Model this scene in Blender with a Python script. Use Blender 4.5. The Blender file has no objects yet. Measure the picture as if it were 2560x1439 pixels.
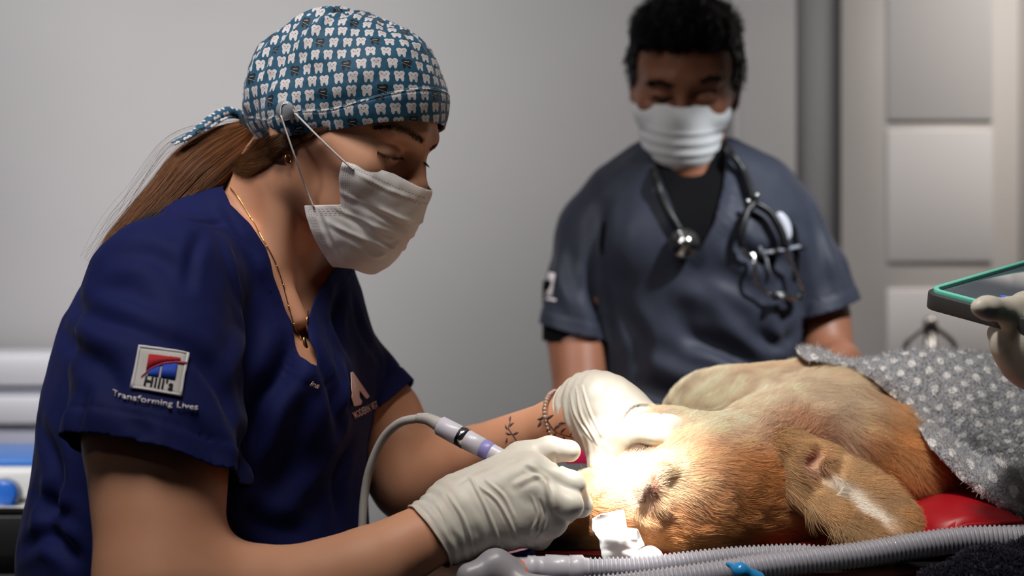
import bpy, math, random
import numpy as np
from mathutils import Vector, Matrix
from mathutils.bvhtree import BVHTree

# ---------------------------------------------------------------- camera
SC = bpy.context.scene
FPX = 50.0/36.0*2560.0
CAMZ = 1.20
def P(px, py, d):
    """point of the room seen at photo pixel (px, py) at distance d from the lens plane"""
    return np.array(((px-1280.0)*d/FPX, d, CAMZ-(py-719.5)*d/FPX))
cam = bpy.data.cameras.new('camera'); cam.lens = 50; cam.sensor_width = 36
cam.dof.use_dof = True; cam.dof.focus_distance = 1.37; cam.dof.aperture_fstop = 3.2
cam_o = bpy.data.objects.new('camera', cam); SC.collection.objects.link(cam_o)
cam_o.location = (0, 0, CAMZ); cam_o.rotation_euler = (math.pi/2, 0, 0)
SC.camera = cam_o
# ---------------------------------------------------------------- world, lights, exposure
w = bpy.data.worlds.new('world'); SC.world = w; w.use_nodes = True
w.node_tree.nodes['Background'].inputs[0].default_value = (.72, .76, .85, 1)
w.node_tree.nodes['Background'].inputs[1].default_value = 0.045
SC.view_settings.view_transform = 'Standard'; SC.view_settings.look = 'None'
SC.view_settings.exposure = 0.0; SC.view_settings.gamma = 1; SC.view_settings.use_curve_mapping = False
def area(name, loc, target, size, power, col=(1, 1, 1), size_y=None, spread=math.pi):
    l = bpy.data.lights.new(name, 'AREA'); l.energy = power; l.color = col; l.size = size; l.spread = spread
    if size_y: l.shape = 'RECTANGLE'; l.size_y = size_y
    o = bpy.data.objects.new(name, l); SC.collection.objects.link(o); o.location = loc
    o.rotation_euler = (Vector(target)-Vector(loc)).to_track_quat('-Z', 'Y').to_euler(); return o
def spot(name, loc, target, power, angle, blend, col, radius=.05):
    l = bpy.data.lights.new(name, 'SPOT'); l.energy = power; l.color = col; l.spot_size = math.radians(angle); l.spot_blend = blend; l.shadow_soft_size = radius
    o = bpy.data.objects.new(name, l); SC.collection.objects.link(o); o.location = loc
    o.rotation_euler = (Vector(target)-Vector(loc)).to_track_quat('-Z', 'Y').to_euler(); return o
# unseen overhead fills, added to brighten the back wall, the doors and the vet
area('overhead_fill_light', (-.75, 2.66, 2.67), (-.72, 3.3, 1.15), 2.6, 13, (1, .975, .965), .30, math.radians(104))
area('overhead_fill_light', (-1.5, .35, 2.55), (-.38, 3.3, .72), .8, 8.2, (1, .97, .96), .5, math.radians(44))  # added narrow beam past the people, lifting the lower back wall
area('overhead_fill_light', (1.6, 2.66, 2.67), (1.55, 3.3, 1.15), .9, 13, (1, .95, .90), .30, math.radians(104))
area('overhead_fill_light', (-.40, .80, 2.60), (-.28, 1.45, 1.25), .6, 3.0, (1, .95, .90), spread=math.radians(62))  # added fill kept narrow on the vet's head and shoulders
# the surgical lamp above the table: a hot centre and a wide dim halo
LAMP = (.14, 1.10, 2.02)
spot('surgical_lamp_light', LAMP, P(1900, 1170, 1.48), 32, 50, .8, (1, .93, .82), .05)
spot('surgical_lamp_light', LAMP, P(1572, 1240, 1.39), 330, 8.6, 1.0, (1, .95, .88), .04)
# an added, unseen spot lighting the colleague's chest from the upper right
spot('colleague_fill_spot', (.98, 1.35, 2.25), P(1945, 585, 2.06), 125, 20, .55, (.93, .96, 1), .03)

# ---------------------------------------------------------------- object helpers
def link(o, parent=None):
    SC.collection.objects.link(o)
    if parent is not None: o.parent = parent
    return o
def tag(o, label=None, cat=None, group=None, kind=None):
    if label: o['label'] = label
    if cat: o['category'] = cat
    if group: o['group'] = group
    if kind: o['kind'] = kind
    return o
def empty(name, loc=(0, 0, 0)):
    o = bpy.data.objects.new(name, None); o.empty_display_size = .05
    link(o); o['_base'] = [float(c) for c in loc]; return o
def mesh(name, V, F, mat, parent=None, smooth=True, attrs=None, uv=None):
    """V (n,3) array, F list of arrays (m,3)/(m,4) or list of tuples"""
    me = bpy.data.meshes.new(name); V = np.asarray(V, dtype=np.float32)
    if isinstance(F, np.ndarray): F = [F]
    if len(F) and not isinstance(F[0], np.ndarray):
        by = {}
        for f in F: by.setdefault(len(f), []).append(f)
        F = [np.array(v) for v in by.values()]
    F = [f for f in F if len(f)]
    me.vertices.add(len(V)); me.vertices.foreach_set('co', V.ravel())
    nl = sum(f.size for f in F); npoly = sum(len(f) for f in F)
    me.loops.add(nl); me.polygons.add(npoly)
    me.loops.foreach_set('vertex_index', np.concatenate([f.ravel() for f in F]).astype(np.int32))
    tot = np.concatenate([np.full(len(f), f.shape[1]) for f in F]); st = np.concatenate(([0], np.cumsum(tot)[:-1]))
    me.polygons.foreach_set('loop_start', st.astype(np.int32))
    me.update(calc_edges=True); me.validate()
    if smooth: me.polygons.foreach_set('use_smooth', np.ones(len(me.polygons), dtype=bool))
    for k, a in (attrs or {}).items():
        a = np.asarray(a, dtype=np.float32)
        if a.ndim == 1:
            at = me.attributes.new(k, 'FLOAT', 'POINT'); at.data.foreach_set('value', a)
        elif a.shape[1] == 3:
            at = me.attributes.new(k, 'FLOAT_VECTOR', 'POINT'); at.data.foreach_set('vector', a.ravel())
        else:
            at = me.attributes.new(k, 'FLOAT_COLOR', 'POINT'); at.data.foreach_set('color', a.ravel())
    if mat: me.materials.append(mat)
    o = bpy.data.objects.new(name, me); link(o, parent); return o
def solidify(o, t, off=-1):
    m = o.modifiers.new('thickness', 'SOLIDIFY'); m.thickness = t; m.offset = off; m.use_even_offset = False; return o
def bevel(o, w, seg=2):
    m = o.modifiers.new('bevel', 'BEVEL'); m.width = w; m.segments = seg; m.limit_method = 'ANGLE'; m.angle_limit = .6; return o
def boxVF(c, s, R=None):
    c = np.array(c, float); s = np.array(s, float)/2
    V = np.array([(x, y, z) for x in (-1, 1) for y in (-1, 1) for z in (-1, 1)], float)*s
    if R is not None: V = V@np.asarray(R).T
    F = [(0, 1, 3, 2), (4, 6, 7, 5), (0, 4, 5, 1), (2, 3, 7, 6), (0, 2, 6, 4), (1, 5, 7, 3)]
    return V+c, F
def box(name, c, s, mat, parent=None, R=None, bev=0):
    V, F = boxVF(c, s, R); o = mesh(name, V, F, mat, parent, smooth=False)
    if bev: bevel(o, bev)
    return o
def join(parts):
    Vs, Fs, n = [], [], 0
    for V, F in parts:
        V = np.asarray(V); Vs.append(V)
        if isinstance(F, np.ndarray): F = [F]
        if len(F) and isinstance(F[0], np.ndarray):
            for f in F: Fs += [tuple(q) for q in (f+n).tolist()]
        else: Fs += [tuple(i+n for i in f) for f in F]
        n += len(V)
    return np.concatenate(Vs), Fs
def unit(v):
    v = np.asarray(v, float); return v/max(np.linalg.norm(v), 1e-12)
def spline(pts, n):
    """Catmull-Rom through pts (m,k) -> (n,k)"""
    p = np.asarray(pts, float); m = len(p)
    if m == 2: t = np.linspace(0, 1, n)[:, None]; return p[0]*(1-t)+p[1]*t
    q = np.vstack([2*p[0]-p[1], p, 2*p[-1]-p[-2]])
    s = np.linspace(0, m-1-1e-9, n); i = s.astype(int); t = (s-i)[:, None]
    a, b, c, d = q[i], q[i+1], q[i+2], q[i+3]
    return .5*((2*b)+(c-a)*t+(2*a-5*b+4*c-d)*t*t+(3*b-a-3*c+d)*t**3)
def tubeVF(path, rad, seg=14, flat=None, cap=True, closed=False):
    """sweep a circle of radius rad (scalar/array) along path; flat=(w,h) scales the section"""
    p = np.asarray(path, float); n = len(p); rad = np.broadcast_to(rad, (n,))
    if closed: T = np.roll(p, -1, 0)-np.roll(p, 1, 0)
    else: T = np.gradient(p, axis=0)
    T /= np.maximum(np.linalg.norm(T, axis=1, keepdims=True), 1e-12)
    N = np.zeros_like(p); u = np.cross(T[0], (0, 0, 1)); u = np.cross(T[0], (0, 1, 0)) if np.linalg.norm(u) < .2 else u
    u = unit(u)
    for i in range(n):
        u = unit(u-T[i]*np.dot(u, T[i])); N[i] = u
    B = np.cross(T, N); a = np.linspace(0, 2*np.pi, seg, endpoint=False)
    w, h = flat or (1, 1)
    V = p[:, None]+rad[:, None, None]*(w*np.cos(a)[None, :, None]*N[:, None]+h*np.sin(a)[None, :, None]*B[:, None])
    V = V.reshape(-1, 3); F = []
    for i in range(n if closed else n-1):
        i2 = (i+1) % n
        for j in range(seg):
            j2 = (j+1) % seg; F.append((i*seg+j, i*seg+j2, i2*seg+j2, i2*seg+j))
    if cap and not closed:
        V = np.vstack([V, p[0], p[-1]]); c0, c1 = len(V)-2, len(V)-1
        for j in range(seg):
            j2 = (j+1) % seg; F.append((c0, j2, j)); F.append((c1, (n-1)*seg+j, (n-1)*seg+j2))
    return V, F
def tube(name, path, rad, mat, parent=None, seg=14, n=None, flat=None, closed=False):
    if n: path = spline(path, n)
    V, F = tubeVF(path, rad, seg, flat, closed=closed); return mesh(name, V, F, mat, parent)
def latheVF(prof, o, axis, seg=32, ref=None):
    """profile [(s along axis, radius)]"""
    axis = unit(axis); u = unit(np.cross(axis, (0, 0, 1)) if abs(axis[2]) < .9 else np.cross(axis, (1, 0, 0))); v = np.cross(axis, u)
    a = np.linspace(0, 2*np.pi, seg, endpoint=False); V = []; F = []
    for s, r in prof:
        V.append(np.array(o)+axis*s+r*(np.cos(a)[:, None]*u+np.sin(a)[:, None]*v))
    V = np.vstack(V)
    for i in range(len(prof)-1):
        for j in range(seg):
            j2 = (j+1) % seg; F.append((i*seg+j, i*seg+j2, (i+1)*seg+j2, (i+1)*seg+j))
    return V, F
def lathe(name, prof, o, axis, mat, parent=None, seg=32):
    V, F = latheVF(prof, o, axis, seg); return mesh(name, V, F, mat, parent)
def sphVF(c, r, seg=10, rings=7):
    V = [(0, 0, 1)]; F = []
    for i in range(1, rings):
        t = math.pi*i/rings
        for j in range(seg): a = 2*math.pi*j/seg; V.append((math.sin(t)*math.cos(a), math.sin(t)*math.sin(a), math.cos(t)))
    V.append((0, 0, -1)); L = len(V)-1
    for j in range(seg): F.append((0, 1+j, 1+(j+1) % seg)); F.append((L, L-seg+(j+1) % seg, L-seg+j))
    for i in range(rings-2):
        for j in range(seg):
            a = 1+i*seg+j; b = 1+i*seg+(j+1) % seg; F.append((a, a+seg, b+seg, b))
    return np.array(V)*np.asarray(r)+np.asarray(c), F
# ---------------------------------------------------------------- noise
def _h(ix, iy, iz, seed):
    n = (ix.astype(np.int64)*374761393+iy.astype(np.int64)*668265263+iz.astype(np.int64)*2147483647+seed*1274126177) & 0xffffffff
    n = ((n ^ (n >> 13))*1274126177) & 0xffffffff; n = n ^ (n >> 16)
    return (n & 0xffff)/32768.0-1.0
def noise(p, scale=1.0, seed=0, octaves=1):
    p = np.asarray(p, float)*scale; out = 0; amp = 1
    for o in range(octaves):
        i = np.floor(p); f = p-i; f = f*f*(3-2*f); i = i.astype(np.int64); r = 0
        for dx in (0, 1):
            for dy in (0, 1):
                for dz in (0, 1):
                    wt = (f[..., 0] if dx else 1-f[..., 0])*(f[..., 1] if dy else 1-f[..., 1])*(f[..., 2] if dz else 1-f[..., 2])
                    r = r+wt*_h(i[..., 0]+dx, i[..., 1]+dy, i[..., 2]+dz, seed+o*17)
        out = out+amp*r; amp *= .5; p = p*2.03
    return out
def sstep(a, b, x):
    t = np.clip((x-a)/(b-a), 0, 1); return t*t*(3-2*t)
# ---------------------------------------------------------------- implicit bodies
class SDF:
    def __init__(s): s.pr = []
    def ell(s, c, r, R=None, k=.01, op=1, grp=0):
        r = np.broadcast_to(np.asarray(r, float), (3,)); s.pr.append(('e', np.asarray(c, float), r, None if R is None else np.asarray(R, float), k, op)); return s
    def cone(s, a, b, ra, rb, k=.01, op=1, flat=None):
        s.pr.append(('c', np.asarray(a, float), np.asarray(b, float), (float(ra), float(rb)), k, op, flat)); return s
    def chain(s, pts, rad, k=.01, op=1, flat=None, n=None):
        rad = np.broadcast_to(np.asarray(rad, float), (len(pts),))
        if n:
            q = spline(np.column_stack([np.array(pts), rad]), n); pts = q[:, :3]; rad = q[:, 3]
        for i in range(len(pts)-1): s.cone(pts[i], pts[i+1], rad[i], rad[i+1], k if (i == 0 or op < 0) else min(k, .006), op, flat)
        return s
    def box(s, c, h, R=None, r=.01, k=.01, op=1):
        s.pr.append(('b', np.asarray(c, float), np.asarray(h, float), None if R is None else np.asarray(R, float), k, op, r)); return s
    @staticmethod
    def _d(q, X):
        if q[0] == 'e':
            p = X-q[1]
            if q[3] is not None: p = p@q[3]
            r = q[2]; k0 = np.sqrt(((p/r)**2).sum(-1)); k1 = np.sqrt(((p/(r*r))**2).sum(-1)); return k0*(k0-1)/np.maximum(k1, 1e-9)
        if q[0] == 'c':
            a, b, (ra, rb), flat = q[1], q[2], q[3], q[6]; p = X-a; ab = b-a
            if flat is not None:
                nrm, sc = flat; nrm = unit(nrm); ab0 = ab
                p = p+np.multiply.outer(p@nrm, nrm)*(1/sc-1); ab = ab+nrm*np.dot(ab, nrm)*(1/sc-1)
            L = max(ab@ab, 1e-12); t = np.clip((p@ab)/L, 0, 1)
            d = np.sqrt(((p-t[..., None]*ab)**2).sum(-1))-(ra+(rb-ra)*t)
            return d*(min(1, flat[1]) if flat is not None else 1)
        p = X-q[1]
        if q[3] is not None: p = p@q[3]
        r = q[6]; g = np.abs(p)-(q[2]-r); return np.sqrt((np.maximum(g, 0)**2).sum(-1))+np.minimum(g.max(-1), 0)-r
    @staticmethod
    def _mix(D, d, k, op):
        if op > 0:
            h = np.maximum(k-np.abs(D-d), 0)/k; return np.minimum(D, d)-h*h*k*.25
        d = -d; h = np.maximum(k-np.abs(D-d), 0)/k; return np.maximum(D, d)+h*h*k*.25
    def __call__(s, X):
        D = np.full(X.shape[:-1], 1.0)
        for q in s.pr: D = s._mix(D, s._d(q, X), q[4], q[5])
        return D
    def bb(s, q, m):
        if q[0] == 'e': r = q[2].max()+m; return q[1]-r, q[1]+r
        if q[0] == 'c':
            ra, rb = q[3]; f = 1
            if q[6] is not None: f = max(1, q[6][1])
            return np.minimum(q[1]-ra*f, q[2]-rb*f)-m, np.maximum(q[1]+ra*f, q[2]+rb*f)+m
        r = np.linalg.norm(q[2])+m; return q[1]-r, q[1]+r
    def surf(s, res, lo=None, hi=None, newton=2):
        adds = [s.bb(q, 3*res) for q in s.pr if q[5] > 0]
        l = np.min([a for a, b in adds], 0); h = np.max([b for a, b in adds], 0)
        if lo is not None: l = np.maximum(l, lo)
        if hi is not None: h = np.minimum(h, hi)
        n = np.ceil((h-l)/res).astype(int)+1
        D = np.full(n, .05, dtype=np.float32)
        ax = [l[i]+np.arange(n[i])*res for i in range(3)]
        for q in s.pr:
            a, b = s.bb(q, q[4]+4*res)
            i0 = np.clip(np.floor((a-l)/res).astype(int), 0, n); i1 = np.clip(np.ceil((b-l)/res).astype(int)+1, 0, n)
            if (i1 <= i0).any(): continue
            sl = tuple(slice(i0[i], i1[i]) for i in range(3))
            X = np.stack(np.meshgrid(*[ax[i][sl[i]] for i in range(3)], indexing='ij'), -1).astype(np.float32)
            D[sl] = s._mix(D[sl], s._d(q, X).astype(np.float32), q[4], q[5])
        V, F = nets(D, l, res)
        for _ in range(newton):
            e = res*.25; d = s(V); G = np.stack([(s(V+np.eye(3)[i]*e)-d)/e for i in range(3)], -1)
            g2 = np.maximum((G**2).sum(-1), .15); V = V-np.clip(d/g2, -res, res)[:, None]*G
        return V, F
def nets(D, lo, res):
    I = D < 0; c = [D[:-1, :-1, :-1]]
    cnt = np.zeros(tuple(np.array(D.shape)-1), dtype=np.int8)
    for dx in (0, 1):
        for dy in (0, 1):
            for dz in (0, 1):
                cnt += I[dx:D.shape[0]-1+dx, dy:D.shape[1]-1+dy, dz:D.shape[2]-1+dz]
    act = np.argwhere((cnt > 0) & (cnt < 8)); idx = np.full(cnt.shape, -1, dtype=np.int64); idx[tuple(act.T)] = np.arange(len(act))
    S = np.zeros((len(act), 3)); N = np.zeros(len(act))
    cor = [(x, y, z) for x in (0, 1) for y in (0, 1) for z in (0, 1)]
    for a in cor:
        for ax in range(3):
            if a[ax]: continue
            b = list(a); b[ax] = 1
            da = D[act[:, 0]+a[0], act[:, 1]+a[1], act[:, 2]+a[2]].astype(float); db = D[act[:, 0]+b[0], act[:, 1]+b[1], act[:, 2]+b[2]].astype(float)
            m = (da < 0) != (db < 0); t = np.where(m, da/np.where(m, da-db, 1), 0)
            pt = np.tile(np.array(a, float), (len(act), 1)); pt[:, ax] = t
            S += pt*m[:, None]; N += m
    V = lo+(act+S/N[:, None])*res; F = []
    for ax in range(3):
        o1, o2 = [(1, 2), (2, 0), (0, 1)][ax]
        sl0 = [slice(None)]*3; sl1 = [slice(None)]*3; sl0[ax] = slice(0, -1); sl1[ax] = slice(1, None)
        A = I[tuple(sl0)]; B = I[tuple(sl1)]; e = np.argwhere(A != B)
        e = e[(e[:, o1] > 0) & (e[:, o2] > 0) & (e[:, o1] < D.shape[o1]-1) & (e[:, o2] < D.shape[o2]-1)]
        ins = A[tuple(e.T)]
        def g(a, b):
            q = e.copy(); q[:, o1] -= a; q[:, o2] -= b; return idx[tuple(q.T)]
        Q = np.stack([g(1, 1), g(0, 1), g(0, 0), g(1, 0)], -1); Q[~ins] = Q[~ins][:, ::-1]; F.append(Q)
    return V, np.concatenate(F)
def normals(V, F):
    n = np.zeros_like(V)
    for f in ([F] if isinstance(F, np.ndarray) else F):
        if f.shape[1] == 4: fn = np.cross(V[f[:, 2]]-V[f[:, 0]], V[f[:, 3]]-V[f[:, 1]])
        else: fn = np.cross(V[f[:, 1]]-V[f[:, 0]], V[f[:, 2]]-V[f[:, 0]])
        for j in range(f.shape[1]): np.add.at(n, f[:, j], fn)
    return n/np.maximum(np.linalg.norm(n, axis=1, keepdims=True), 1e-12)
def tri(F): return np.concatenate([F[:, [0, 1, 2]], F[:, [0, 2, 3]]]) if F.shape[1] == 4 else F
def clip(V, F, g, extra=None):
    """keep the side g<0; cuts triangles cleanly on g=0"""
    F4 = F; keep = (g[F4] < 0).all(1); none = (g[F4] >= 0).all(1); cut = tri(F4[~keep & ~none]); quads = F4[keep]
    newV = []; newG = {}; T = []
    n = len(V); src = []
    def ev(a, b):
        key = (a, b) if a < b else (b, a)
        if key not in newG:
            t = g[key[0]]/(g[key[0]]-g[key[1]]); newG[key] = n+len(newV); newV.append(V[key[0]]*(1-t)+V[key[1]]*t); src.append((key[0], key[1], t))
        return newG[key]
    for t in cut.tolist():
        s = [g[i] < 0 for i in t]; k = sum(s)
        if k == 3: T.append(t); continue
        if k == 0: continue
        if k == 1:
            i = s.index(True); a, b, c = t[i], t[(i+1) % 3], t[(i+2) % 3]; T.append([a, ev(a, b), ev(a, c)])
        else:
            i = s.index(False); a, b, c = t[i], t[(i+1) % 3], t[(i+2) % 3]; ab, ac = ev(a, b), ev(a, c)
            T.append([ab, b, c]); T.append([ab, c, ac])
    V2 = np.vstack([V, np.array(newV)]) if newV else V
    g2 = np.concatenate([g, np.zeros(len(newV))])
    Fs = [quads] + ([np.array(T)] if T else [])
    used = np.zeros(len(V2), bool)
    for f in Fs: used[f.ravel()] = True
    mp = np.cumsum(used)-1; Fs = [mp[f] for f in Fs if len(f)]
    return V2[used], Fs, g2[used]
def allquad_to_tri(Fs): return np.concatenate([tri(f) for f in Fs])
def px_of(V):
    V = np.asarray(V); return np.stack([1280+V[..., 0]/V[..., 1]*FPX, 719.5-(V[..., 2]-CAMZ)/V[..., 1]*FPX], -1)
def polysd(p, poly):
    """signed distance (inside<0) of 2-D points to a closed polygon"""
    poly = np.asarray(poly, float); d = np.full(len(p), 1e9); ins = np.zeros(len(p), bool); n = len(poly)
    for i in range(n):
        a, b = poly[i], poly[(i+1) % n]; e = b-a; w_ = p-a; t = np.clip((w_@e)/max(e@e, 1e-12), 0, 1)
        d = np.minimum(d, ((w_-t[:, None]*e)**2).sum(1))
        c1 = (a[1] <= p[:, 1]) & (b[1] > p[:, 1]); c2 = (b[1] <= p[:, 1]) & (a[1] > p[:, 1]); cr = e[0]*w_[:, 1]-e[1]*w_[:, 0]
        ins ^= (c1 & (cr > 0)) | (c2 & (cr < 0))
    d = np.sqrt(d); return np.where(ins, -d, d)
def bvh(V, F):
    T = allquad_to_tri(F if isinstance(F, list) else [F]); return BVHTree.FromPolygons([tuple(v) for v in V.tolist()], T.tolist())
# ---------------------------------------------------------------- strands
def strands(name, pts, r0, r1, mat, parent=None, col=None):
    """pts (n,k,3)"""
    n, k, _ = pts.shape; hc = bpy.data.hair_curves.new(name); hc.add_curves([k]*n)
    hc.attributes['position'].data.foreach_set('vector', pts.astype(np.float32).ravel()) if 'position' in hc.attributes else hc.position_data.foreach_set('vector', pts.astype(np.float32).ravel())
    rad = np.broadcast_to(np.linspace(0, 1, k)[None], (n, k)); rr = (np.broadcast_to(np.asarray(r0), (n,))[:, None]*(1-rad**1.5)+np.broadcast_to(np.asarray(r1), (n,))[:, None]*rad**1.5).astype(np.float32)
    at = hc.attributes.get('radius') or hc.attributes.new('radius', 'FLOAT', 'POINT'); at.data.foreach_set('value', rr.ravel())
    if col is not None:
        c4 = np.column_stack([col, np.ones(n)]).astype(np.float32)
        at = hc.attributes.new('col', 'FLOAT_COLOR', 'CURVE'); at.data.foreach_set('color', c4.ravel())
    hc.materials.append(mat); o = bpy.data.objects.new(name, hc); link(o, parent); return o
def sample(V, T, n, rng, wt=None):
    a = V[T[:, 0]]; e1 = V[T[:, 1]]-a; e2 = V[T[:, 2]]-a; ar = np.linalg.norm(np.cross(e1, e2), axis=1)
    if wt is not None: ar = ar*wt[T].mean(1)
    c = np.cumsum(ar); i = np.searchsorted(c, rng.random(n)*c[-1]); u = rng.random(n); v = rng.random(n); m = u+v > 1; u[m] = 1-u[m]; v[m] = 1-v[m]
    return a[i]+u[:, None]*e1[i]+v[:, None]*e2[i], i, u, v
# ---------------------------------------------------------------- materials
class N:
    """number expressions -> Math nodes"""
    def __init__(s, g, v): s.g = g; s.v = v
    def _m(s, op, *a):
        n = s.g.nodes.new('ShaderNodeMath'); n.operation = op
        for i, x in enumerate((s,)+a):
            x = x.v if isinstance(x, N) else x
            if isinstance(x, (int, float)): n.inputs[i].default_value = x
            else: s.g.links.new(x, n.inputs[i])
        return N(s.g, n.outputs[0])
    def __add__(s, o): return s._m('ADD', o)
    def __radd__(s, o): return s._m('ADD', o)
    def __sub__(s, o): return s._m('SUBTRACT', o)
    def __rsub__(s, o): return N(s.g, o)._m('SUBTRACT', s)
    def __mul__(s, o): return s._m('MULTIPLY', o)
    def __rmul__(s, o): return s._m('MULTIPLY', o)
    def __truediv__(s, o): return s._m('DIVIDE', o)
    def floor(s): return s._m('FLOOR')
    def abs(s): return s._m('ABSOLUTE')
    def sqrt(s): return s._m('SQRT')
    def sin(s): return s._m('SINE')
    def mod(s, o): return s._m('FLOORED_MODULO', o)
    def min(s, o): return s._m('MINIMUM', o)
    def max(s, o): return s._m('MAXIMUM', o)
    def lt(s, o): return s._m('LESS_THAN', o)
    def gt(s, o): return s._m('GREATER_THAN', o)
    def clamp(s): return s.max(0.0).min(1.0)
def mat(name, col, rough=.5, metal=0, sss=0, sheen=0, coat=0, spec=.5, emis=None, es=0, trans=0, ior=1.45, alpha=1):
    m = bpy.data.materials.new(name); m.use_nodes = True; b = m.node_tree.nodes['Principled BSDF']
    b.inputs['Base Color'].default_value = (*col, 1); b.inputs['Roughness'].default_value = rough; b.inputs['Metallic'].default_value = metal
    b.inputs['Specular IOR Level'].default_value = spec; b.inputs['IOR'].default_value = ior
    if sss: b.inputs['Subsurface Weight'].default_value = sss; b.inputs['Subsurface Scale'].default_value = .006; b.inputs['Subsurface Radius'].default_value = (1, .35, .2)
    if sheen: b.inputs['Sheen Weight'].default_value = sheen; b.inputs['Sheen Roughness'].default_value = .4
    if coat: b.inputs['Coat Weight'].default_value = coat
    if trans: b.inputs['Transmission Weight'].default_value = trans
    if alpha < 1: b.inputs['Alpha'].default_value = alpha
    if emis: b.inputs['Emission Color'].default_value = (*emis, 1); b.inputs['Emission Strength'].default_value = es
    return m
def nt(m): return m.node_tree, m.node_tree.nodes['Principled BSDF']
def noise_node(g, scale, detail=4, coord='Object', rough=.5, vec=None, stretch=None):
    n = g.nodes.new('ShaderNodeTexNoise'); n.inputs['Scale'].default_value = scale; n.inputs['Detail'].default_value = detail; n.inputs['Roughness'].default_value = rough
    if vec is None:
        tc = g.nodes.new('ShaderNodeTexCoord'); vec = tc.outputs[coord]
    if stretch:
        mp = g.nodes.new('ShaderNodeMapping'); mp.inputs['Scale'].default_value = stretch; g.links.new(vec, mp.inputs[0]); vec = mp.outputs[0]
    g.links.new(vec, n.inputs['Vector']); return n
def mix(g, fac, a, b, mode='MIX'):
    n = g.nodes.new('ShaderNodeMix'); n.data_type = 'RGBA'; n.blend_type = mode
    for s, x in ((n.inputs[0], fac), (n.inputs[6], a), (n.inputs[7], b)):
        if isinstance(x, N): x = x.v
        if isinstance(x, (tuple, list)): s.default_value = (*x, 1) if len(x) == 3 else x
        elif isinstance(x, (int, float)): s.default_value = x
        else: g.links.new(x, s)
    return n.outputs[2]
def bump(m, scale, strength, dist=.001, detail=4, stretch=None):
    g, b = nt(m); n = noise_node(g, scale, detail, stretch=stretch); bp = g.nodes.new('ShaderNodeBump'); bp.inputs['Strength'].default_value = strength; bp.inputs['Distance'].default_value = dist
    g.links.new(n.outputs['Fac'], bp.inputs['Height']); g.links.new(bp.outputs[0], b.inputs['Normal']); return m
def vary(m, col2, scale=8, lo=.35, hi=.65, detail=4, stretch=None):
    g, b = nt(m); n = noise_node(g, scale, detail, stretch=stretch); mr = g.nodes.new('ShaderNodeMapRange'); mr.inputs[1].default_value = lo; mr.inputs[2].default_value = hi
    g.links.new(n.outputs['Fac'], mr.inputs[0]); c = tuple(b.inputs['Base Color'].default_value); g.links.new(mix(g, mr.outputs[0], c, col2), b.inputs['Base Color']); return m
def attrcol(m, name='col'):
    g, b = nt(m); a = g.nodes.new('ShaderNodeAttribute'); a.attribute_name = name; g.links.new(a.outputs['Color'], b.inputs['Base Color']); return m
def attr(g, name):
    a = g.nodes.new('ShaderNodeAttribute'); a.attribute_name = name; s = g.nodes.new('ShaderNodeSeparateXYZ'); g.links.new(a.outputs['Vector'], s.inputs[0])
    return N(g, s.outputs[0]), N(g, s.outputs[1]), N(g, s.outputs[2])
def hairmat(name, rough=.35, spec=.4):
    m = mat(name, (.5, .5, .5), rough=rough, spec=spec); attrcol(m); return m
# ================================================================ THE ROOM
M = {}
M['wall'] = bump(vary(mat('wall_paint', (.47, .46, .465), .75), (.43, .42, .43), 1.2), 60, .08)
M['wall_dark'] = mat('column_paint', (.20, .20, .205), .7)
M['wall_side'] = mat('side_wall_paint', (.45, .45, .46), .8)
M['cream'] = mat('cabinet_laminate', (.60, .56, .53), .45)
M['cream2'] = mat('cabinet_panel_laminate', (.70, .67, .66), .35)
M['ceil'] = mat('ceiling_paint', (.6, .6, .6), .9)
M['floor'] = vary(mat('floor_vinyl', (.22, .22, .23), .35), (.27, .27, .28), 5)
def struct(o): return tag(o, kind='structure')
struct(box('floor', (0, 1.1, -.05), (5.2, 4.6, .1), M['floor']))
struct(box('ceiling', (0, 1.1, 2.75), (5.2, 4.6, .1), M['ceil']))
# back wall with its step, dark pier and the pale fitted doors to the right
WX0 = (1990-1280)*3.3/FPX
struct(box('wall_back', ((-2.6+WX0)/2, 3.35, 1.35), (WX0+2.6, .1, 2.7), M['wall']))
WX1 = (2108-1280)*3.3/FPX
struct(box('trim_1', ((WX0+WX1)/2, 3.40, 1.35), (WX1-WX0, .12, 2.7), M['wall_dark']))
struct(box('wall_right', (2.55, 1.1, 1.35), (.1, 4.6, 2.7), M['wall_side']))
struct(box('wall_left', (-2.55, 1.1, 1.35), (.1, 4.6, 2.7), M['wall_side']))
struct(box('wall_front', (0, -1.15, 1.35), (5.2, .1, 2.7), M['wall_side']))
struct(box('baseboard_back', ((-2.6+WX0)/2, 3.293, .05), (WX0+2.6, .014, .1), M['wall_dark']))
struct(box('trim_2', ((1838-1280)*3.3/FPX+.0, 3.294, 1.4), (.012, .012, 2.6), M['wall']))
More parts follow.
